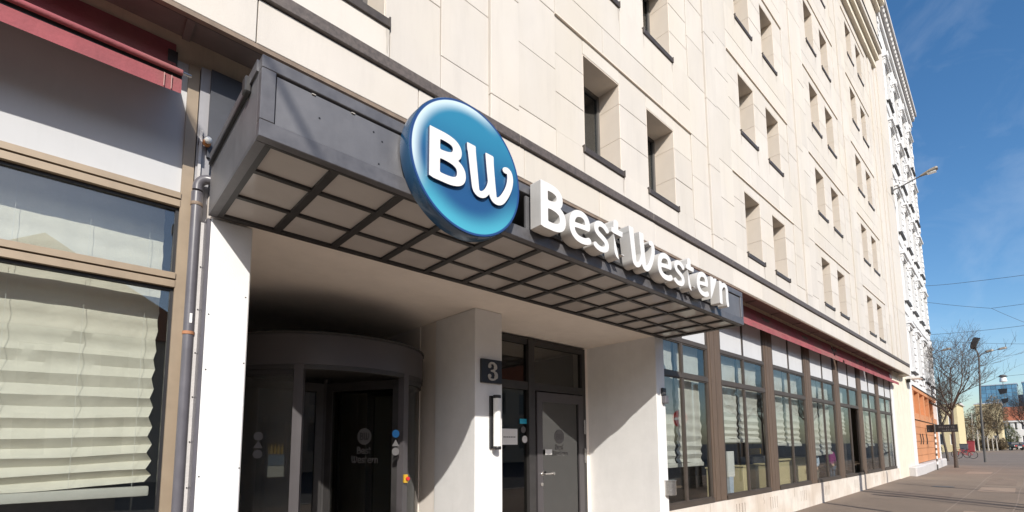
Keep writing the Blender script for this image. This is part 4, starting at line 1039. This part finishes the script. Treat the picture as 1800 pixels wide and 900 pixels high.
# eaves lamp at the end of the fascia
el = thing('fascia_lamp', 'small white floodlight under the end of the hotel fascia', 'lamp', (29.0, 3.9, 3.0))
obj('shade', prism(bmesh.new(), [(3.55, 2.98), (3.62, 3.05), (3.98, 3.10), (4.1, 3.04), (4.1, 3.0)], 28.9, 29.6, 'x'), 'sign_white', el)
obj('bracket', B((29.2, 29.3, 4.0, 4.139, 2.85, 3.0)), 'frame_dark', el)
# direction sign on a post in front of the orange wall
sg = thing('direction_sign', 'long dark sign board with pale lettering on a banded post', 'sign', (35, 3.95, -1.5))
obj('post', tube(bmesh.new(), [(34.89, 3.94, -1.55), (34.89, 3.91, 1.0)], .038, 10), 'pole_grey', sg)
for k in range(6): obj('post_band', lathe(bmesh.new(), [(.043, 0), (.043, .16)], (34.89, 3.936-.004*k, -1.2+k*.3), 10), 'paper', sg)
obj('board', bevel(B((34.95, 34.985, 2.96, 4.26, .55, .96)), .004), 'black_plastic', sg)
xx = 4.2
while xx > 3.02:                              # two lines of pale, unreadably small characters
    for z in (.62, .78):
        if random.random() < .8 and (z < .7 or xx < 3.75): obj('character', B((34.942, 34.9495, xx-.045, xx-.01, z+random.uniform(-.02, .02), z+.05+random.uniform(0, .05))), 'etched', sg)
    xx -= .075
# bare street tree
def bare_tree(name, label, base, H, spread, seed, lean=(0, 0), trunk_r=.11, levels=5, m='bark', grp=None):
    rng = random.Random(seed); t = thing(name, label, 'tree', base, grp)
    tb, cb = bmesh.new(), bmesh.new()
    b0 = Vector(base); top = b0+Vector((lean[0], lean[1], H*.42))
    tube(tb, [b0-Vector((0, 0, .1)), b0+Vector((.0, .0, .4)), b0.lerp(top, .5)+Vector((.03, .03, 0)), top], [trunk_r*1.25, trunk_r, trunk_r*.9, trunk_r*.75], 10)
    def grow(p, d, L, r, lv):
        n_ = 4; pts = [p]; dd = d.copy()
        for k in range(n_):
            dd = (dd + Vector((rng.uniform(-1, 1), rng.uniform(-1, 1), rng.uniform(-.35, .65)))*.20).normalized(); pts.append(pts[-1]+dd*L/n_)
        tube(cb, pts, [r*(1-.55*k/n_) for k in range(n_+1)], 5 if lv > 2 else 3, False)
        if lv == 0: return
        for k in range(1, n_+1):
            for q in range(2 if lv > 1 else 2):
                if k < 2 and rng.random() < .5: continue
                ax = Vector((rng.uniform(-1, 1), rng.uniform(-1, 1), rng.uniform(-.2, .9)*.7)).normalized()
                nd = (dd*.75 + ax*.85).normalized()
                grow(pts[k], nd, L*rng.uniform(.5, .72), max(.006, r*(1-.5*k/n_)*.64), lv-1)
    nl = 6
    for k in range(nl):
        a = k*2*math.pi/nl+rng.random(); s = rng.uniform(.55, 1.15)*spread
        grow(b0.lerp(top, .70+.3*(k+.5)/nl), Vector((math.cos(a)*s, math.sin(a)*s, rng.uniform(.8, 1.7))).normalized(), H*.29, trunk_r*.55, levels-2)
    obj('trunk', tb, m, t, smooth='auto'); obj('crown', cb, m, t)
    return t
bare_tree('bare_street_tree', 'bare spreading street tree with dark trunk beside the orange wall', (38.6, 3.5, -1.5), 9.2, 1.4, 5, (0, -.05), .092, 5)
bare_tree('bare_street_tree', 'small bare tree leaning behind the larger street tree', (52.0, 5.2, -1.5), 7.5, .9, 12, (0, .2), .09, 5)
bare_tree('bare_street_tree', 'bare tree at the right picture edge above the far cars', (118.0, 1.2, -1.5), 11.5, .8, 23, (0, .2), .14, 5)
# tall mast with dark hooded lamp
ml = thing('mast_lamp', 'tall street mast with a dark hooded lamp and two brown lamp heads', 'street lamp', (50, 2.75, -1.5))
obj('mast', tube(bmesh.new(), [(50, 2.90, -1.6), (50, 2.85, 2.5), (50, 2.66, 6.4), (50, 2.72, 6.8), (50, 2.83, 7.05)], [.075, .065, .05, .05, .045], 10), 'pole_grey', ml)
bm = bmesh.new(); sec = []
for (y, z, hw) in ((2.90, 7.0, .10), (2.92, 7.2, .2), (2.80, 7.55, .25), (2.68, 7.8, .25), (2.62, 7.85, .16)):
    sec.append([bm.verts.new((50+sx*hw, y+sy*.16, z+sy*.06)) for sx, sy in ((-1, -1), (1, -1), (1, 1), (-1, 1))])
for a, b in zip(sec, sec[1:]):
    for k in range(4): bm.faces.new((a[k], a[(k+1) % 4], b[(k+1) % 4], b[k]))
bm.faces.new(sec[0]); bm.faces.new(sec[-1]); obj('lamp_hood', bm, 'black_plastic', ml)
for y1, z1, st in ((2.32, 6.72, 6.35), (1.62, 6.80, 6.30)):
    obj('arm', tube(bmesh.new(), [(50, 2.67, st), (50, 2.5, st+.25), (50, y1, z1)], .022, 6), 'pole_grey', ml)
    bm = bmesh.new(); sec = []
    for f, wd, h in ((0, .04, .03), (.12, .11, .08), (.40, .12, .09), (.5, .06, .04)): sec.append([bm.verts.new((50+sx*wd, y1-f, z1+f*.12+sz*h)) for sx, sz in ((-1, -.7), (1, -.7), (.8, 1), (-.8, 1))])
    for a, b in zip(sec, sec[1:]):
        for k in range(4): bm.faces.new((a[k], a[(k+1) % 4], b[(k+1) % 4], b[k]))
    bm.faces.new(sec[0]); bm.faces.new(sec[-1]); obj('lamp_head', bm, 'lamp_head', ml)
def arm_lamp(x, y0, y1, z, label):
    t = thing('arm_street_lamp', label, 'street lamp', (x, y0, -1.5), None)
    obj('mast', tube(bmesh.new(), [(x, y0, -1.6), (x, y0, z-1.0), (x, y0+(y1-y0)*.15, z-.45), (x, y1, z)], [.09, .06, .05, .035], 8), 'pole_grey', t)
    s = 1 if y1 > y0 else -1
    bm = bmesh.new(); bx_ = B((x-.16, x+.16, min(y1, y1+s*.8), max(y1, y1+s*.8), z-.06, z+.12)); bx_.free()
    sec = []
    for f, wd, h in ((0, .06, .05), (.25, .15, .12), (.75, .16, .13), (.95, .08, .06)):
        sec.append([bm.verts.new((x+sx*wd, y1+s*f, z+f*.18+sz*h)) for sx, sz in ((-1, -.7), (1, -.7), (.8, 1), (-.8, 1))])
    for a, b in zip(sec, sec[1:]):
        for k in range(4): bm.faces.new((a[k], a[(k+1) % 4], b[(k+1) % 4], b[k]))
    bm.faces.new(sec[0]); bm.faces.new(sec[-1]); obj('lamp_head', bm, 'lamp_head', t)
arm_lamp(74, 8.4, 7.1, 10.6, 'brown lamp head showing between the tree and the white house')
# hanging street signals
hg = thing('overhead_signal', 'pair of dark hanging signal boards under a white lamp on a wire', 'signal', (70, 2.1, 3.9))
obj('span_wire', tube(bmesh.new(), [(70, 2.6, 6.72), (70, 2.1, 6.68), (70, -4, 6.9), (70, -9, 7.3)], .014, 5), 'cable', hg)
obj('white_lamp', lathe(bmesh.new(), [(.12, 0), (.30, .05), (.26, .40), (.16, .5)], (70, 2.1, 6.1), 14), 'lamp_tube', hg, smooth='auto')
obj('lamp_top', lathe(bmesh.new(), [(.22, .5), (.38, .56), (.2, .75)], (70, 2.1, 6.1), 14), 'pole_grey', hg)
obj('signal_board', prism(bmesh.new(), [(1.86, 5.42), (1.92, 4.98), (2.44, 4.84), (2.56, 5.36), (2.3, 5.42)], 69.8, 70.1, 'x'), 'black_plastic', hg)
obj('signal_board', prism(bmesh.new(), [(1.86, 4.44), (1.93, 4.02), (2.3, 3.9), (2.42, 4.36)], 69.8, 70.1, 'x'), 'black_plastic', hg)
obj('hanger', tube(bmesh.new(), [(70.2, 2.15, 3.95), (70.2, 2.15, 6.1)], .02, 5), 'pole_grey', hg)
# overhead wires
def wire(name, label, pts, r=.012):
    full = []
    for a, b in zip(pts, pts[1:]):
        a, b = Vector(a), Vector(b)
        for k in range(8): p_ = a.lerp(b, k/8); p_.z -= .012*(b-a).length*4*(k/8)*(1-k/8); full.append(p_)
    full.append(Vector(pts[-1])); mid = full[len(full)//2]
    bm = tube(bmesh.new(), full, r, 5)
    o = obj(name, bm, 'cable', base=tuple(full[0])); return tag(o, label, 'wire', 'overhead wires')
wire('overhead_wire', 'topmost short span wire leaving the white house', [(38, 4.3, 9.6), (39.2, 2.4, 9.62), (40, -6, 9.4)], .012)
wire('overhead_wire', 'overhead wire that forks above the bare tree', [(39, 4.42, 8.85), (40, 1.36, 7.95), (41, -8, 8.3)], .011)
wire('overhead_wire', 'lower branch of the forked overhead wire', [(40, 1.36, 7.95), (40.2, .1, 6.9), (40.6, -6, 2.0+1.8)], .009)
wire('overhead_wire', 'long wire crossing just above the hooded mast', [(39, 4.42, 6.70), (40, .1, 6.66), (42, -9, 6.9)], .011)
wire('overhead_wire', 'thin wire running into the crown of the bare tree', [(39.5, 4.45, 6.45), (40, .2, 5.6), (42, -9, 6.2)], .008)
wire('overhead_wire', 'span wire from the hotel wall across the street at the left', [(-1.83, 3.97, 6.05), (-2.4, -2.77, 6.0), (-4.3, -25, 6.4)], .02)

# ================================================================== FAR STREET
def leaf_mass(bm, c, rad, n, size, seed):
    rng = random.Random(seed)
    for _ in range(n):
        d = Vector((rng.gauss(0, 1), rng.gauss(0, 1), rng.gauss(0, 1))).normalized()*rng.uniform(.35, 1)**.6
        d = d*(1+.35*mnoise.noise(d*2.1+Vector((seed, 0, 0))))
        p_ = Vector(c)+Vector((d.x*rad[0], d.y*rad[1], d.z*rad[2]))
        a = Vector((rng.uniform(-1, 1), rng.uniform(-1, 1), rng.uniform(-1, 1))).normalized(); b = a.orthogonal().normalized(); s = size*rng.uniform(.6, 1.4)
        bm.faces.new([bm.verts.new(p_+a*s), bm.verts.new(p_+b*s*.6), bm.verts.new(p_-a*s), bm.verts.new(p_-b*s*.6)])
def shrub_tree(name, label, x, y, z0, z1, ry, m, seed, n=1500, cat='tree', trunk='bark', grp=None, size=.16):
    t = thing(name, label, cat, (x, y, -1.5), grp); h = (z1-z0)/2
    bm = bmesh.new(); leaf_mass(bm, (x, y, z0+h), (ry*1.2, ry, h), n*3, size*.5, seed); obj('crown', bm, m, t)
    bm = tube(bmesh.new(), [(x, y, -1.6), (x+.05, y+.05, z0+h*.6), (x, y-.05, z0+h)], [.14, .1, .05], 8)
    for k in range(6):
        a = k*1.05; tube(bm, [(x, y, z0+h*.4), (x+math.cos(a)*ry*.5, y+math.sin(a)*ry*.5, z0+h*(.8+.1*k)), (x+math.cos(a)*ry*.8, y+math.sin(a)*ry*.8, z0+h*1.3)], [.06, .04, .015], 5)
    obj('trunk', bm, trunk, t); return t
shrub_tree('brown_tree', 'tall brownish budding tree behind the mast lamp', 118, 6.9, .2, 6.6, 1.9, 'leaf_brown', 3, 2200)
shrub_tree('brown_tree', 'brown budding tree left of the hanging signal boards', 124, 5.2, 1.2, 8.4, 1.7, 'leaf_brown', 4, 2200)
shrub_tree('brown_tree', 'lower brown budding tree beside the yellow house', 112, 8.8, -1.0, 5.0, 1.5, 'leaf_brown', 5, 1500)
shrub_tree('green_tree', 'fresh green willow behind the parked black car', 150, 4.6, -.9, 4.0, 1.7, 'leaf_green', 6, 1800)
shrub_tree('green_tree', 'dark green shrub at the foot of the white house', 47, 5.6, -1.5, .9, .6, 'leaf_green', 7, 1200, 'shrub', size=.10)
for k, (y, h, r_) in enumerate(((7.9, 6.3, .11), (7.35, 3.3, .13), (6.75, 2.6, .10), (6.15, 2.2, .11), (5.55, 2.0, .09), (5.05, 1.8, .09), (8.6, 2.2, .09))):
    o = tube(bmesh.new(), [(116, y, -1.6), (116.05, y+.05, h*.5-.7), (116, y-.04, h-1.2)], [r_, r_*.85, r_*.6], 7)
    for q in range(3): tube(o, [(116, y, h*.35-.8+q*.4), (116.1, y+(.35 if q % 2 else -.35), h*.5-.4+q*.4)], [r_*.35, .012], 4)
    t_ = obj('pale_trunk', o, 'birch', base=(116, y, -1.6)); tag(t_, ['tallest pale sapling trunk in the row past the bins', 'second tallest pale sapling trunk, right of the tallest', 'third pale sapling trunk from the left past the bins', 'fourth pale sapling trunk from the left past the bins', 'fifth pale sapling trunk from the left past the bins', 'rightmost pale sapling trunk past the bins', 'short leftmost pale sapling trunk past the bins'][k], 'tree', 'pale saplings past the bins')
# hedge behind the saplings
bm = bmesh.new()
for k in range(9): leaf_mass(bm, (119+k*.2, 4.4+k*.62, -.4), (.8, .6, 1.2), 1100, .075, 40+k)
h_ = obj('hedge', bm, 'leaf_brown', base=(119, 6, -1.5)); tag(h_, 'rough brown hedge along the far pavement edge', 'hedge'); h_['kind'] = 'stuff'
# yellow house
def house(name, label, x, y0, y1, z1, wall, roofm, cols, rows, depth=8, roof_h=1.5):
    t = thing(name, label, 'building', (x, (y0+y1)/2, -1.5)); hol = []
    wd = (y1-y0)/cols
    for c in range(cols):
        for r_ in range(rows): hol.append((y0+wd*(c+.28), y0+wd*(c+.72), -.4+r_*3.0, 1.3+r_*3.0))
    bm = wall_holes(bmesh.new(), y0, y1, -1.6, z1, 0, .3, hol)
    for v in bm.verts: v.co = Vector((x+v.co.y, v.co.x, v.co.z))
    obj('wall', bm, wall, t); obj('side_wall', B((x+.301, x+depth, y0, y0+.3, -1.6, z1), (x+.301, x+depth, y1-.3, y1, -1.6, z1)), wall, t)
    for h in hol:
        f_ = obj('window', B((x+.12, x+.2, h[0], h[0]+.08, h[2], h[3]), (x+.12, x+.2, h[1]-.08, h[1], h[2], h[3]), (x+.12, x+.2, h[0]+.08, h[1]-.08, h[3]-.08, h[3]), (x+.12, x+.2, h[0]+.08, h[1]-.08, h[2], h[2]+.08)), 'paper', t)
        obj('pane', B((x+.15, x+.16, h[0]+.08, h[1]-.08, h[2]+.08, h[3]-.08)), 'car_grey', f_)
    obj('cornice', B((x-.25, x-.002, y0-.2, y1+.2, z1-.35, z1)), wall, t)
    obj('roof', prism(bmesh.new(), [(x-.3, z1+.002), (x+depth, z1+.002), (x+depth*.5, z1+roof_h)], y0-.25, y1+.25, 'y'), roofm, t)
    return t
house('yellow_house', 'pale yellow house glimpsed behind the bare street tree', 100, 8.4, 14.5, 5.9, 'yellow_wall', 'stucco_grey', 4, 2, 10, .4)
house('yellow_house', 'narrow yellow house behind the brown trees', 135, 5.0, 8.5, 7.6, 'yellow_wall', 'stucco_grey', 2, 2, 10, .5)
house('red_roof_house', 'low white house with red tiled roof far down the street', 150, .8, 4.9, 4.6, 'white_stucco', 'roof_red', 4, 2, 9, 3.2)
# glass tower
tw = thing('glass_tower', 'blue glass office tower on the horizon at the right edge', 'building', (300, 8, -1.5))
def glz(y0, y1, z1, x, nm):
    obj('core', B((x+.4, x+14, y0, y1, -1.6, z1-.1)), 'tower_glass', tw)
    ny = max(1, int((y1-y0)/1.5)); nz_ = int((z1-9)/1.7)
    for i in range(ny):
        for j in range(nz_):
            a = y0+(y1-y0)*i/ny; b = y0+(y1-y0)*(i+1)/ny; c = 9+(z1-9)*j/nz_; d = 9+(z1-9)*(j+1)/nz_
            obj('pane', B((x+.2, x+.35, a+.08, b-.08, c+.08, d-.08)), 'tower_glass', tw)
    obj('grid', B((x+.355, x+.395, y0, y1, 9, z1)), 'tower_frame', tw)
    obj('parapet', B((x-.05, x+14, y0-.2, y1+.2, z1, z1+.4)), 'tower_frame', tw)
glz(5.0, 16.5, 25.0, 300, 'a'); glz(-6, 3.4, 25.4, 300, 'b'); obj('link', B((304, 312, 3.4, 5.0, -1.6, 20.5)), 'tower_frame', tw)
# cars
def car(label, x, y, m, rot, grp='cars parked down the street'):
    t = thing('parked_car', label, 'car', (x, y, -1.5), grp); L_ = 4.2
    prof = [(-2.1, .35), (-2.1, .80), (-1.95, .95), (-1.2, 1.0), (-.75, 1.42), (.75, 1.46), (1.55, 1.05), (2.0, .95), (2.12, .7), (2.1, .35)]
    def xf(bm):
        bmesh.ops.rotate(bm, verts=bm.verts, cent=(0, 0, 0), matrix=Matrix.Rotation(R(rot), 3, 'Z')); bmesh.ops.translate(bm, verts=bm.verts, vec=(x, y, -1.5)); return bm
    obj('body', xf(bevel(prism(bmesh.new(), prof, -.85, .85, 'y'), .05, 2)), m, t, smooth='auto')
    for s in (-1, 1):
        obj('side_window', xf(prism(bmesh.new(), [(-1.05, 1.02), (1.3, 1.06), (.7, 1.38), (-.68, 1.36)], s*.852, s*.858, 'y')), 'car_grey', t)
        for wx in (-1.3, 1.3):
            wo = obj('wheel', xf(lathe(bmesh.new(), [(.30, -.1), (.32, -.08), (.32, .08), (.30, .1)], (wx, s*.80, .32), 18, 'y')), 'tyre', t)
            obj('rim', xf(lathe(bmesh.new(), [(.19, -.11), (.19, .11)], (wx, s*.805, .32), 14, 'y')), 'steel', wo)
        obj('tail_lamp', xf(B((-2.13, -2.10, s*.55-.14, s*.55+.14, .72, .86))), 'red', t)
        obj('headlamp', xf(B((2.10, 2.135, s*.6-.16, s*.6+.16, .68, .80))), 'lamp_tube', t)
    obj('rear_window', xf(prism(bmesh.new(), [(-.62, 1.03), (.62, 1.03), (.52, 1.36), (-.52, 1.36)], -1.12, -1.05, 'x')), 'car_grey', t)
    obj('number_plate', xf(B((-2.125, -2.105, -.26, .26, .5, .62))), 'paper', t)
    return t
car('black parked car nearest the hedge', 124, 3.7, 'car_black', 35)
car('dark grey parked car at the right picture edge', 134, 2.0, 'car_grey', 20)
# bins and cycles
def bin_(label, x, y, m, h=1.1, wd=.62):
    t = thing('waste_bin', label, 'bin', (x, y, -1.5)); 
    obj('body', bevel(prism(bmesh.new(), [(y-wd*.42, -1.42), (y+wd*.42, -1.42), (y+wd*.5, -1.5+h), (y-wd*.5, -1.5+h)], x-.3, x+.3, 'x'), .03), m, t)
    obj('lid', bevel(B((x-.35, x+.35, y-wd*.54, y+wd*.54, -1.499+h, -1.42+h)), .02), m, t)
    for s in (-1, 1): obj('wheel', lathe(bmesh.new(), [(.09, -.03), (.09, .03)], (x+.2, y+s*wd*.35, -1.41), 12, 'y'), 'tyre', t)
bin_('dark wheeled bin on the pavement past the bare tree', 92, 7.35, 'car_grey', 1.2, .9)
bin_('tall red bin next to the dark wheeled bin', 94, 6.75, 'bin_red', 1.6, .8)
def bicycle(label, x, y, rot):
    t = thing('bicycle', label, 'bicycle', (x, y, -1.5), 'bicycles by the white house')
    def xf(bm):
        bmesh.ops.rotate(bm, verts=bm.verts, cent=(0, 0, 0), matrix=Matrix.Rotation(R(rot), 3, 'Z')); bmesh.ops.translate(bm, verts=bm.verts, vec=(x, y, -1.5)); return bm
    for wx in (-.52, .52):
        wo = obj('wheel', xf(tube(bmesh.new(), [(wx+.33*math.cos(2*math.pi*k/20), 0, .35+.33*math.sin(2*math.pi*k/20)) for k in range(21)], .022, 6, False)), 'tyre', t)
        sp = bmesh.new()
        for k in range(6): a = math.pi*k/6; tube(sp, [(wx-.32*math.cos(a), 0, .35-.32*math.sin(a)), (wx+.32*math.cos(a), 0, .35+.32*math.sin(a))], .004, 3)
        obj('spokes', xf(sp), 'steel', wo)
    fr_ = bmesh.new()
    for a, b in (((-.52, 0, .35), (-.12, 0, .32)), ((-.12, 0, .32), (-.22, 0, .82)), ((-.2, 0, .75), (.36, 0, .80)), ((-.12, 0, .32), (.38, 0, .74)), ((.34, 0, .9), (.52, 0, .35)), ((-.52, 0, .35), (-.2, 0, .75))): tube(fr_, [a, b], .018, 6)
    obj('frame', xf(fr_), 'red', t); obj('saddle', xf(bevel(B((-.34, -.08, -.06, .06, .84, .90)), .02)), 'black_plastic', t)
    obj('handlebar', xf(tube(bmesh.new(), [(.28, -.26, .98), (.34, -.1, .98), (.34, .1, .98), (.28, .26, .98)], .013, 6)), 'black_plastic', t)
bicycle('red bicycle leaning at the end of the white house', 63.0, 5.3, 60)
bicycle('bicycle parked just past the bare tree trunk', 60.0, 4.75, 80)

# ================================================================== OUT OF FRAME, SEEN IN THE GLASS AND AS SHADOWS
def post_sign(label, x, y, h, sign, pr=.065):
    t = thing('sign_post', label, 'sign', (x, y, gz(x)))
    obj('post', tube(bmesh.new(), [(x, y, gz(x)-.1), (x, y, gz(x)+h)], pr, 14), 'pole_grey', t)
    if sign:
        z = gz(x)+h-.32
        bm = lathe(bmesh.new(), [(.30, -.004), (.30, .004)], (0, 0, 0), 36, 'x')
        bmesh.ops.translate(bm, verts=bm.verts, vec=(x-.05, y, z)); obj('disc', bm, 'red', t)
        obj('bar', B((x-.062, x-.055, y-.22, y+.22, z-.05, z+.05)), 'sign_white', t)
post_sign('no entry sign on a post at the kerb outside the shopfront', 16.2, -.35, 2.85, True)
post_sign('grey lamp post at the edge of the pavement opposite the fourth shopfront bay', 12.7, -.3, 3.8, False, .09)
post_sign('thick grey post opposite the sixth shopfront bay', 16.8, -.35, 3.95, False, .15)
post_sign('second grey post close to the thick one', 17.45, -.35, 3.85, False, .09)
post_sign('grey post opposite the last shopfront bay', 20.9, -.3, 3.6, False)
for k, (x0, x1, h, m, gb) in enumerate(((-48, -26, 9.0, 'opp_wall', 3.5), (-25.5, -9, 8.2, 'opp_wall_b', 4.2), (-8.5, 6, 7.4, 'opp_wall', 4.6), (6.5, 22, 8.6, 'opp_wall_b', 3.6), (23, 43, 7.4, 'opp_wall', 4.0))):
    t = thing('opposite_house', ['leftmost house', 'brown gabled house', 'small gabled house facing the entrance', 'brown house facing the shopfront', 'long low house'][k] + ' across the road, out of the picture', 'building', ((x0+x1)/2, -24, -1.6))
    hol = []; nn = int((x1-x0)/2.6)
    for c in range(nn):
        for r_ in range(2): cx = x0+(x1-x0)*(c+.5)/nn; hol.append((cx-.55, cx+.55, -.3+r_*3.3, 1.7+r_*3.3))
    obj('wall', wall_holes(bmesh.new(), x0, x1, -1.9, h-1.6, -24.3, -24, hol), m, t)
    obj('core', B((x0, x1, -34, -24.6, -1.9, h-1.6)), 'interior_dark', t)
    obj('roof', prism(bmesh.new(), [(x0-.4, h-1.6), (x1+.4, h-1.6), ((x0+x1)/2, h-1.6+gb)], -34, -23.6, 'y'), 'roof_red', t)
    for h_ in hol: obj('window', B((h_[0], h_[1], -24.25, -24.2, h_[2], h_[3])), 'car_grey', t)
for k, (x, y, H) in enumerate(((62, -17, 12), (74, -19, 13), (88, -17, 12))):
    bare_tree('bare_street_tree', ['nearest', 'middle', 'farthest'][k]+' bare tree across the road, seen only in the shop glass', (x, y, -1.6), H, 1.0, 60+k, (0, 0), .2, 5)

# ================================================================== INSIDE THE RESTAURANT
FL = -1.56
ct = thing('reception_counter', 'long cream counter inside behind the third shopfront bay', 'counter', (15.2, 5.0, FL))
obj('front', bevel(B((13.75, 16.6, 4.78, 5.3, FL+.002, -.46)), .01), 'counter', ct); obj('top', bevel(B((13.7, 16.7, 4.72, 5.35, -.459, -.41)), .008), 'counter', ct)
for k, (x, wd) in enumerate(((11.4, .28), (12.1, .2), (12.8, .42), (10.2, .25))):
    t = thing('cream_divider', ['thin cream divider beside the white menu panel', 'narrowest cream divider in the middle of the second bay', 'widest cream divider at the end of the second bay', 'cream divider nearest the first shopfront column'][k], 'divider', (x, 4.85, FL), 'cream dividers behind the second bay')
    obj('block', bevel(B((x, x+wd, 4.70, 5.0, FL+.002, -.54)), .01), 'counter', t); obj('cap', bevel(B((x-.02, x+wd+.02, 4.68, 5.02, -.539, -.50)), .008), 'counter', t)
t = thing('grey_lectern', 'tall grey stand with flared top behind the second bay', 'stand', (13.3, 5.2, FL))
obj('column', prism(bmesh.new(), [(13.1, FL+.002), (13.55, FL+.002), (13.65, -.66), (13.0, -.66)], 5.1, 5.35, 'y'), 'cabinet', t); obj('head', bevel(B((12.9, 13.75, 5.05, 5.4, -.659, -.34)), .01), 'cabinet', t)
t = thing('menu_stand', 'white upright menu panel on a pale stand behind the second bay', 'stand', (10.6, 4.58, FL))
obj('menu_board_face', B((10.3, 10.62, 4.56, 4.59, -.70, -.16)), 'paper', t); obj('leg', prism(bmesh.new(), [(10.38, FL), (10.5, FL), (10.55, -.701), (10.34, -.701)], 4.56, 4.62, 'y'), 'shirt_blue', t)
t = thing('yellow_lamp', 'yellow hanging lamp shade deep inside the second bay', 'lamp', (16.9, 6.6, -.2))
obj('shade', bevel(B((16.4, 17.3, 6.5, 6.7, -.36, -.16)), .02), 'yellow', t); obj('rod', tube(bmesh.new(), [(16.9, 6.6, -.16), (16.9, 6.6, 2.9)], .01, 5), 'cable', t)
for k, x in enumerate((8.3, 19.6, 21.4, 23.4, 25.6)):
    t = thing('dining_table', ['dark dining table behind the first bay', 'dark table behind the fourth bay', 'dark table behind the fifth bay', 'dark table behind the sixth bay', 'dark table behind the last bay'][k], 'table', (x, 5.2, FL), 'restaurant tables')
    obj('top', bevel(B((x-.5, x+.5, 4.8, 5.6, FL+.72, FL+.76)), .008), 'wood_brown', t); obj('leg', tube(bmesh.new(), [(x, 5.2, FL+.02), (x, 5.2, FL+.72)], .04, 10), 'frame_dark', t); obj('foot', lathe(bmesh.new(), [(.25, FL+.002), (.06, FL+.04)], (x, 5.2, 0), 16), 'frame_dark', t)

def person(label, x, y, z, H, face, top, bot, hair, arm=0.0):
    """one skinned body; clothing and hair are its children"""
    t_me = bpy.data.meshes.new('person'); s = H/1.75
    J_ = {'pel': (0, 0, .95, .13), 'chest': (0, 0, 1.25, .15), 'neckb': (0, 0, 1.46, .08), 'neck': (0, 0, 1.53, .055), 'head': (0, .015, 1.64, .10), 'crown': (0, .0, 1.74, .075)}
    for sd, q in (('l', -1), ('r', 1)):
        J_.update({'sh'+sd: (q*.17, 0, 1.42, .065), 'el'+sd: (q*.23, .03, 1.13, .048), 'wr'+sd: (q*.20, .14+arm, .92+arm, .034), 'hd'+sd: (q*.19, .19+arm, .85+arm, .036),
                   'hip'+sd: (q*.09, 0, .88, .10), 'kn'+sd: (q*.10, .02, .50, .068), 'an'+sd: (q*.10, -.02, .09, .045), 'toe'+sd: (q*.12, .14, .04, .04)})
    ed = [('pel', 'chest'), ('chest', 'neckb'), ('neckb', 'neck'), ('neck', 'head'), ('head', 'crown')]
    for sd in 'lr': ed += [('neckb', 'sh'+sd), ('sh'+sd, 'el'+sd), ('el'+sd, 'wr'+sd), ('wr'+sd, 'hd'+sd), ('pel', 'hip'+sd), ('hip'+sd, 'kn'+sd), ('kn'+sd, 'an'+sd), ('an'+sd, 'toe'+sd)]
    def skin(keys, inflate, name, m, par=None):
        ks = [k for k in J_ if k in keys]; me = bpy.data.meshes.new(name)
        me.from_pydata([tuple(v*s for v in J_[k][:3]) for k in ks], [(ks.index(a), ks.index(b)) for a, b in ed if a in keys and b in keys], [])
        o = bpy.data.objects.new(name, me); COL.objects.link(o); md = o.modifiers.new('s', 'SKIN'); 
        for i, k in enumerate(ks):
            r_ = (J_[k][3]+inflate)*s; me.skin_vertices[0].data[i].radius = (r_, r_*.8); me.skin_vertices[0].data[i].use_root = (i == 0)
        sb = o.modifiers.new('d', 'SUBSURF'); sb.levels = 2
        dg = bpy.context.evaluated_depsgraph_get(); m2 = bpy.data.meshes.new_from_object(o.evaluated_get(dg)); bpy.data.objects.remove(o); m2.materials.clear(); m2.materials.append(MATS[m])
        for p_ in m2.polygons: p_.use_smooth = True
        o = bpy.data.objects.new(name, m2); COL.objects.link(o)
        if par: o.parent = par
        return o
    body = skin(list(J_), 0, 'person', 'skin'); body.location = (x, y, z); body.rotation_euler[2] = R(face); tag(body, label, 'person')
    skin(['pel', 'chest', 'neckb', 'shl', 'ell', 'wrl', 'shr', 'elr', 'wrr'], .018, 'jacket', top, body)
    skin(['pel', 'hipl', 'knl', 'anl', 'hipr', 'knr', 'anr'], .014, 'trousers', bot, body)
    skin(['anl', 'toel'], .016, 'shoe', 'black_plastic', body); skin(['anr', 'toer'], .016, 'shoe', 'black_plastic', body)
    bm = bmesh.new(); bmesh.ops.create_uvsphere(bm, u_segments=16, v_segments=10, radius=.115*s)
    for v in bm.verts: v.co = Vector((v.co.x*.95, v.co.y*1.05-.02*s, v.co.z*1.05+1.685*s))
    bmesh.ops.delete(bm, geom=[v for v in bm.verts if v.co.y > .045*s and v.co.z < 1.72*s], context='VERTS')
    h = bpy.data.objects.new('hair', quick(bm, hair, True)); COL.objects.link(h); h.parent = body
    for q in (-1, 1):
        e = bpy.data.objects.new('eye', quick(lathe(bmesh.new(), [(.008*s, 0), (.011*s, .006*s), (.004*s, .012*s)], (q*.034*s, .10*s, 1.655*s), 8, 'y'), 'black_plastic')); COL.objects.link(e); e.parent = body
person('person in a purple jacket and jeans with fair hair behind the fourth bay', 18.2, 4.72, -1.56, 1.52, 160, 'purple', 'jeans', 'hair', .05)
person('person in a pale blue shirt standing beside the cream counter', 16.15, 4.62, -1.56, 1.45, 60, 'shirt_blue', 'trousers', 'hair_dark', .12)
